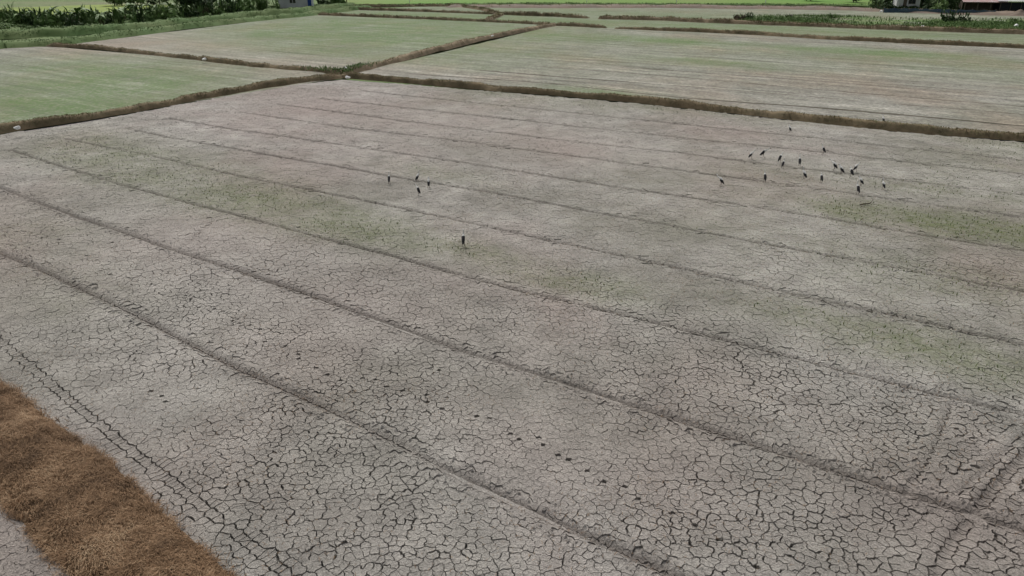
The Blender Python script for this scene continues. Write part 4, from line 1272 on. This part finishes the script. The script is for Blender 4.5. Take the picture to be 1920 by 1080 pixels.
# spoil heap by the right edge
x, y = P(1912, 29)
V = []; F = []
n = 18
for i in range(n + 1):
    for j in range(n + 1):
        u, v = i / n * 2 - 1, j / n * 2 - 1
        r = min(1, math.hypot(u, v))
        V.append((u * 3.6, v * 2.4, -0.05 + 1.35 * (1 - r) ** 1.1 * (1 + .35 * mnoise.noise(Vector((u * 3, v * 3, 2)))) + .12 * (1 - r) * mnoise.noise(Vector((u * 9, v * 9, 5)))))
for i in range(n):
    for j in range(n):
        a = i * (n + 1) + j
        F.append((a, a + n + 1, a + n + 2, a + 1))
me = bpy.data.meshes.new('soil_heap'); me.from_pydata(V, [], F); me.update()
tag(add('soil_heap', me, TRACK, None, (x, y, 0)), 'grey brown soil heap at the right edge before the black shed', 'soil heap')

# pale marker posts along the bright rice field
POST = tube_mesh('marker_post', [(0, 0, -.3), (0, 0, 1.0), (0.02, 0, 1.8)], [.10, .09, .08], 7)
POST.materials.append(WHITE)
mp = [(768, 7), (1100, 7), (1268, 7.5), (1435, 8)]
for i, (px_, py_) in enumerate(mp):
    x, y = P(px_, py_)
    tag(add('marker_post', POST, None, None, (x, y, 0)), 'thin pale post, ' + nth(i, 'along the edge of the bright green rice field'), 'post', 'posts beside the far rice field')

# ------------------------------------------------------------------ litter on the bunds
BAGM = simple('white_plastic', (0.78, 0.78, 0.76), 0.15, 4.0, rough=0.4, spec=0.4)
def bag_mesh(seed):
    bm = bmesh.new(); bmesh.ops.create_icosphere(bm, subdivisions=3, radius=0.5)
    for v in bm.verts:
        n1 = mnoise.noise(v.co * 3.1 + Vector((seed, 0, 0))); n2 = mnoise.noise(v.co * 7.3 + Vector((0, seed, 0)))
        v.co *= 1 + .4 * n1 + .22 * n2
        v.co.z = v.co.z * 0.6 + (0.35 * max(0, v.co.z) if v.co.x > 0.1 else 0)
    me = bpy.data.meshes.new('plastic_bag'); bm.to_mesh(me); bm.free(); me.materials.append(BAGM)
    return me
bags = [(33, 241, .45, .60, 'crumpled white plastic bag on the left end of the nearest long bund'),
        (383, 112, .55, .40, 'white plastic scrap on the bund between the two left fields'),
        (648, 129, .45, .50, 'small white plastic bag on the grassy crossing of the bunds, far side'),
        (652, 146, .50, .45, 'white plastic bag at the bund crossing, near side'),
        (1905, 49, .9, .25, 'white bag lying in the weedy strip at the right'),
        (1891, 59, .7, .35, 'white bag at the foot of the weedy strip near the right edge'),
        (1652, 22, .8, .40, 'white bag on the dirt track before the blue net fence'),
        (923, 68, .45, .55, 'pale plastic scrap on the slanting bund running away from the crossing'),
        (1730, 50, .6, .35, 'pale plastic scrap in the middle of the weedy strip')]
for i, (px_, py_, s_, z, lab) in enumerate(bags):
    x, y = P(px_, py_, z)
    tag(add('plastic_bag', bag_mesh(i * 3.7), None, None, (x, y, z + .1 * s_), (0, 0, i), (s_, s_ * .8, s_ * .8)), lab, 'plastic bag', 'litter on the bunds and weeds')

# dark stick on the cracked soil near the flock
x, y = P(1626, 384)
tag(add('stick', tube_mesh('stick', [(-.45, -.12, .04), (-.15, -.03, .07), (.15, .06, .06), (.5, .42, .16)], [.03, .035, .03, .012], 6), TRUNK, None, (x, y, 0)), 'short dark bent stick lying on the soil below the stork flock', 'stick')

# ------------------------------------------------------------------ storks
FEATHER = simple('grey_white_feathers', (0.60, 0.60, 0.58), 0.2, 12.0)
BLACKF = simple('black_feathers', (0.014, 0.014, 0.016), 0.3, 15.0, rough=0.55, spec=0.3)
BILL = simple('horn_bill', (0.16, 0.13, 0.10), 0.2, 20.0, rough=0.6)
def stork_mesh(pose, dark=False):
    """skin a posed skeleton into one continuous body: (x, y, z, radius); faces +Y"""
    J = {}
    J['pel'] = (0, -.05, .36, .082); J['mid'] = (0, .03, .435, .094); J['che'] = (0, .10, .485, .074)
    J['rump'] = (0, -.14, .28, .062); J['tail'] = (0, -.245, .185, .030)
    if pose == 'up':
        J['n1'] = (0, .20, .51, .040); J['n2'] = (0, .205, .60, .027); J['n3'] = (0, .20, .68, .024); J['head'] = (0, .235, .735, .034); J['b1'] = (0, .32, .715, .017); J['b2'] = (0, .43, .685, .005)
    elif pose == 'hunch':
        J['n1'] = (0, .19, .50, .050); J['n2'] = (0, .18, .56, .040); J['n3'] = (0, .19, .60, .034); J['head'] = (0, .22, .63, .037); J['b1'] = (0, .29, .59, .018); J['b2'] = (0, .37, .52, .005)
    elif pose == 'feed':
        J['n1'] = (0, .22, .46, .040); J['n2'] = (0, .31, .40, .028); J['n3'] = (0, .37, .31, .024); J['head'] = (0, .40, .22, .034); J['b1'] = (0, .44, .14, .017); J['b2'] = (0, .47, .03, .005)
    else:  # walk
        J['n1'] = (0, .22, .50, .040); J['n2'] = (0, .29, .55, .028); J['n3'] = (0, .33, .61, .025); J['head'] = (0, .38, .645, .034); J['b1'] = (0, .46, .61, .017); J['b2'] = (0, .56, .56, .005)
    E = [('pel', 'mid'), ('mid', 'che'), ('che', 'n1'), ('n1', 'n2'), ('n2', 'n3'), ('n3', 'head'), ('head', 'b1'), ('b1', 'b2'), ('pel', 'rump'), ('rump', 'tail')]
    for s in (-1, 1):
        st = (0.10 * s if pose in ('walk', 'feed') else 0.0)
        J['hip%d' % s] = (.045 * s, -.02, .29, .030); J['hock%d' % s] = (.05 * s, -.05 + st * .5, .165, .013); J['ank%d' % s] = (.05 * s, -.01 + st, .018, .010)
        J['toe%d' % s] = (.05 * s, .07 + st, .010, .006); J['toa%d' % s] = (.10 * s, .05 + st, .010, .006)
        E += [('pel', 'hip%d' % s), ('hip%d' % s, 'hock%d' % s), ('hock%d' % s, 'ank%d' % s), ('ank%d' % s, 'toe%d' % s), ('ank%d' % s, 'toa%d' % s)]
    names = list(J)
    me = bpy.data.meshes.new('stork'); me.from_pydata([J[k][:3] for k in names], [(names.index(a), names.index(b)) for a, b in E], [])
    o = bpy.data.objects.new('tmp', me); COL.objects.link(o)
    o.modifiers.new('skin', 'SKIN')
    for i, k in enumerate(names):
        sv = me.skin_vertices[0].data[i]
        r = J[k][3]
        sv.radius = (r, r); sv.use_root = (k == 'pel')
    sub = o.modifiers.new('sub', 'SUBSURF'); sub.levels = 1; sub.render_levels = 1
    dg = bpy.context.evaluated_depsgraph_get()
    out = bpy.data.meshes.new_from_object(o.evaluated_get(dg))
    bpy.data.objects.remove(o); bpy.data.meshes.remove(me)
    out.name = 'stork'
    out.materials.clear()
    for m_ in (FEATHER, BLACKF, PINK, BILL): out.materials.append(m_)
    hd = Vector(J['head'][:3]); tip = Vector(J['b2'][:3]); ax = (tip - hd).normalized()
    for p in out.polygons:
        c = p.center; p.use_smooth = True
        if (c - hd).dot(ax) > 0.035 and (c - hd).length < .3 and (c - hd - ax * (c - hd).dot(ax)).length < .03: p.material_index = 3
        elif c.z < .25 and c.y > -.10: p.material_index = 2
        elif c.y < (.03 if dark else -.07) and c.z > .13: p.material_index = 1
        elif c.y < .04 and abs(c.x) > .06 and c.z < .43: p.material_index = 1
    return out
SM = {(p, d_): stork_mesh(p, d_) for p in ('up', 'hunch', 'walk') for d_ in (False, True)}
storks = [
 # px, py of the feet, turn to the right (degrees from facing away), pose, label
 (1407, 299, 55, 'walk', 'pale stork at the left end of the flock, leaning right, upper of the outermost two'),
 (1430, 296, 80, 'walk', 'dark stork stretched low to the right, second from the left in the flock top row'),
 (1461, 306, 40, 'walk', 'pale stork just above a darker one, on the rut in the flock'),
 (1467, 316, 35, 'up', 'dark stork standing on the rut, directly below the pale one'),
 (1498, 312, 10, 'up', 'upright dark stork just above the rut, right of the close pair'),
 (1480, 249, -10, 'hunch', 'lone stork highest up the near field, below the long bund'),
 (1655, 231, 0, 'up', 'lone stork standing beyond the long bund, on the far field'),
 (1543, 290, -20, 'up', 'stork highest in the middle of the flock, head tilted left'),
 (1433, 343, 5, 'up', 'dark upright stork on the lower rut, left part of the flock'),
 (1507, 337, -15, 'up', 'stork between the two ruts, left of the white breasted one'),
 (1539, 343, 5, 'hunch', 'stork with the brightest white shoulders, centre of the flock between the ruts'),
 (1563, 321, -25, 'walk', 'stork leaning left above the rut, left of a matching neighbour'),
 (1576, 328, -25, 'hunch', 'stork on the rut, right neighbour of the one leaning left'),
 (1595, 333, -10, 'hunch', 'small hunched stork on the rut below the stork stretched right'),
 (1603, 323, 55, 'walk', 'stork stretched up to the right, above the hunched one'),
 (1613, 349, -20, 'hunch', 'pale backed stork above the lowest one of the flock'),
 (1607, 365, 0, 'up', 'lowest stork of the flock, with pale sides, standing on the lower rut'),
 (1655, 356, 0, 'up', 'rightmost stork of the flock on the near field'),
 (1351, 349, -35, 'walk', 'stork apart to the left of the flock, below the lower rut, leaning left'),
 (730, 345, -5, 'up', 'leftmost of the four storks grouped left of the field centre'),
 (783, 339, 25, 'up', 'uppermost of the four storks left of the field centre, leaning right'),
 (804, 352, -5, 'hunch', 'rightmost of the four storks left of the field centre, on the rut'),
 (785, 366, -35, 'walk', 'lowest of the four storks left of the field centre, leaning left'),
 (869, 463, 0, 'up', 'single black looking stork nearest the camera, alone in the middle of the field'),
]
for i, (px_, py_, az, pose, lab) in enumerate(storks):
    x, y = P(px_, py_)
    z, _ = rut_profile(np.array([[x, y]]))
    s_ = random.uniform(.86, 1.0)
    tag(add('stork', SM[(pose, 'dark' in lab or 'black' in lab or i % 3 == 1)], None, None, (x, y, float(z[0]) + .004), (0, 0, -math.radians(az)), (s_, s_, s_)), lab, 'stork', 'storks foraging on the dry fields')
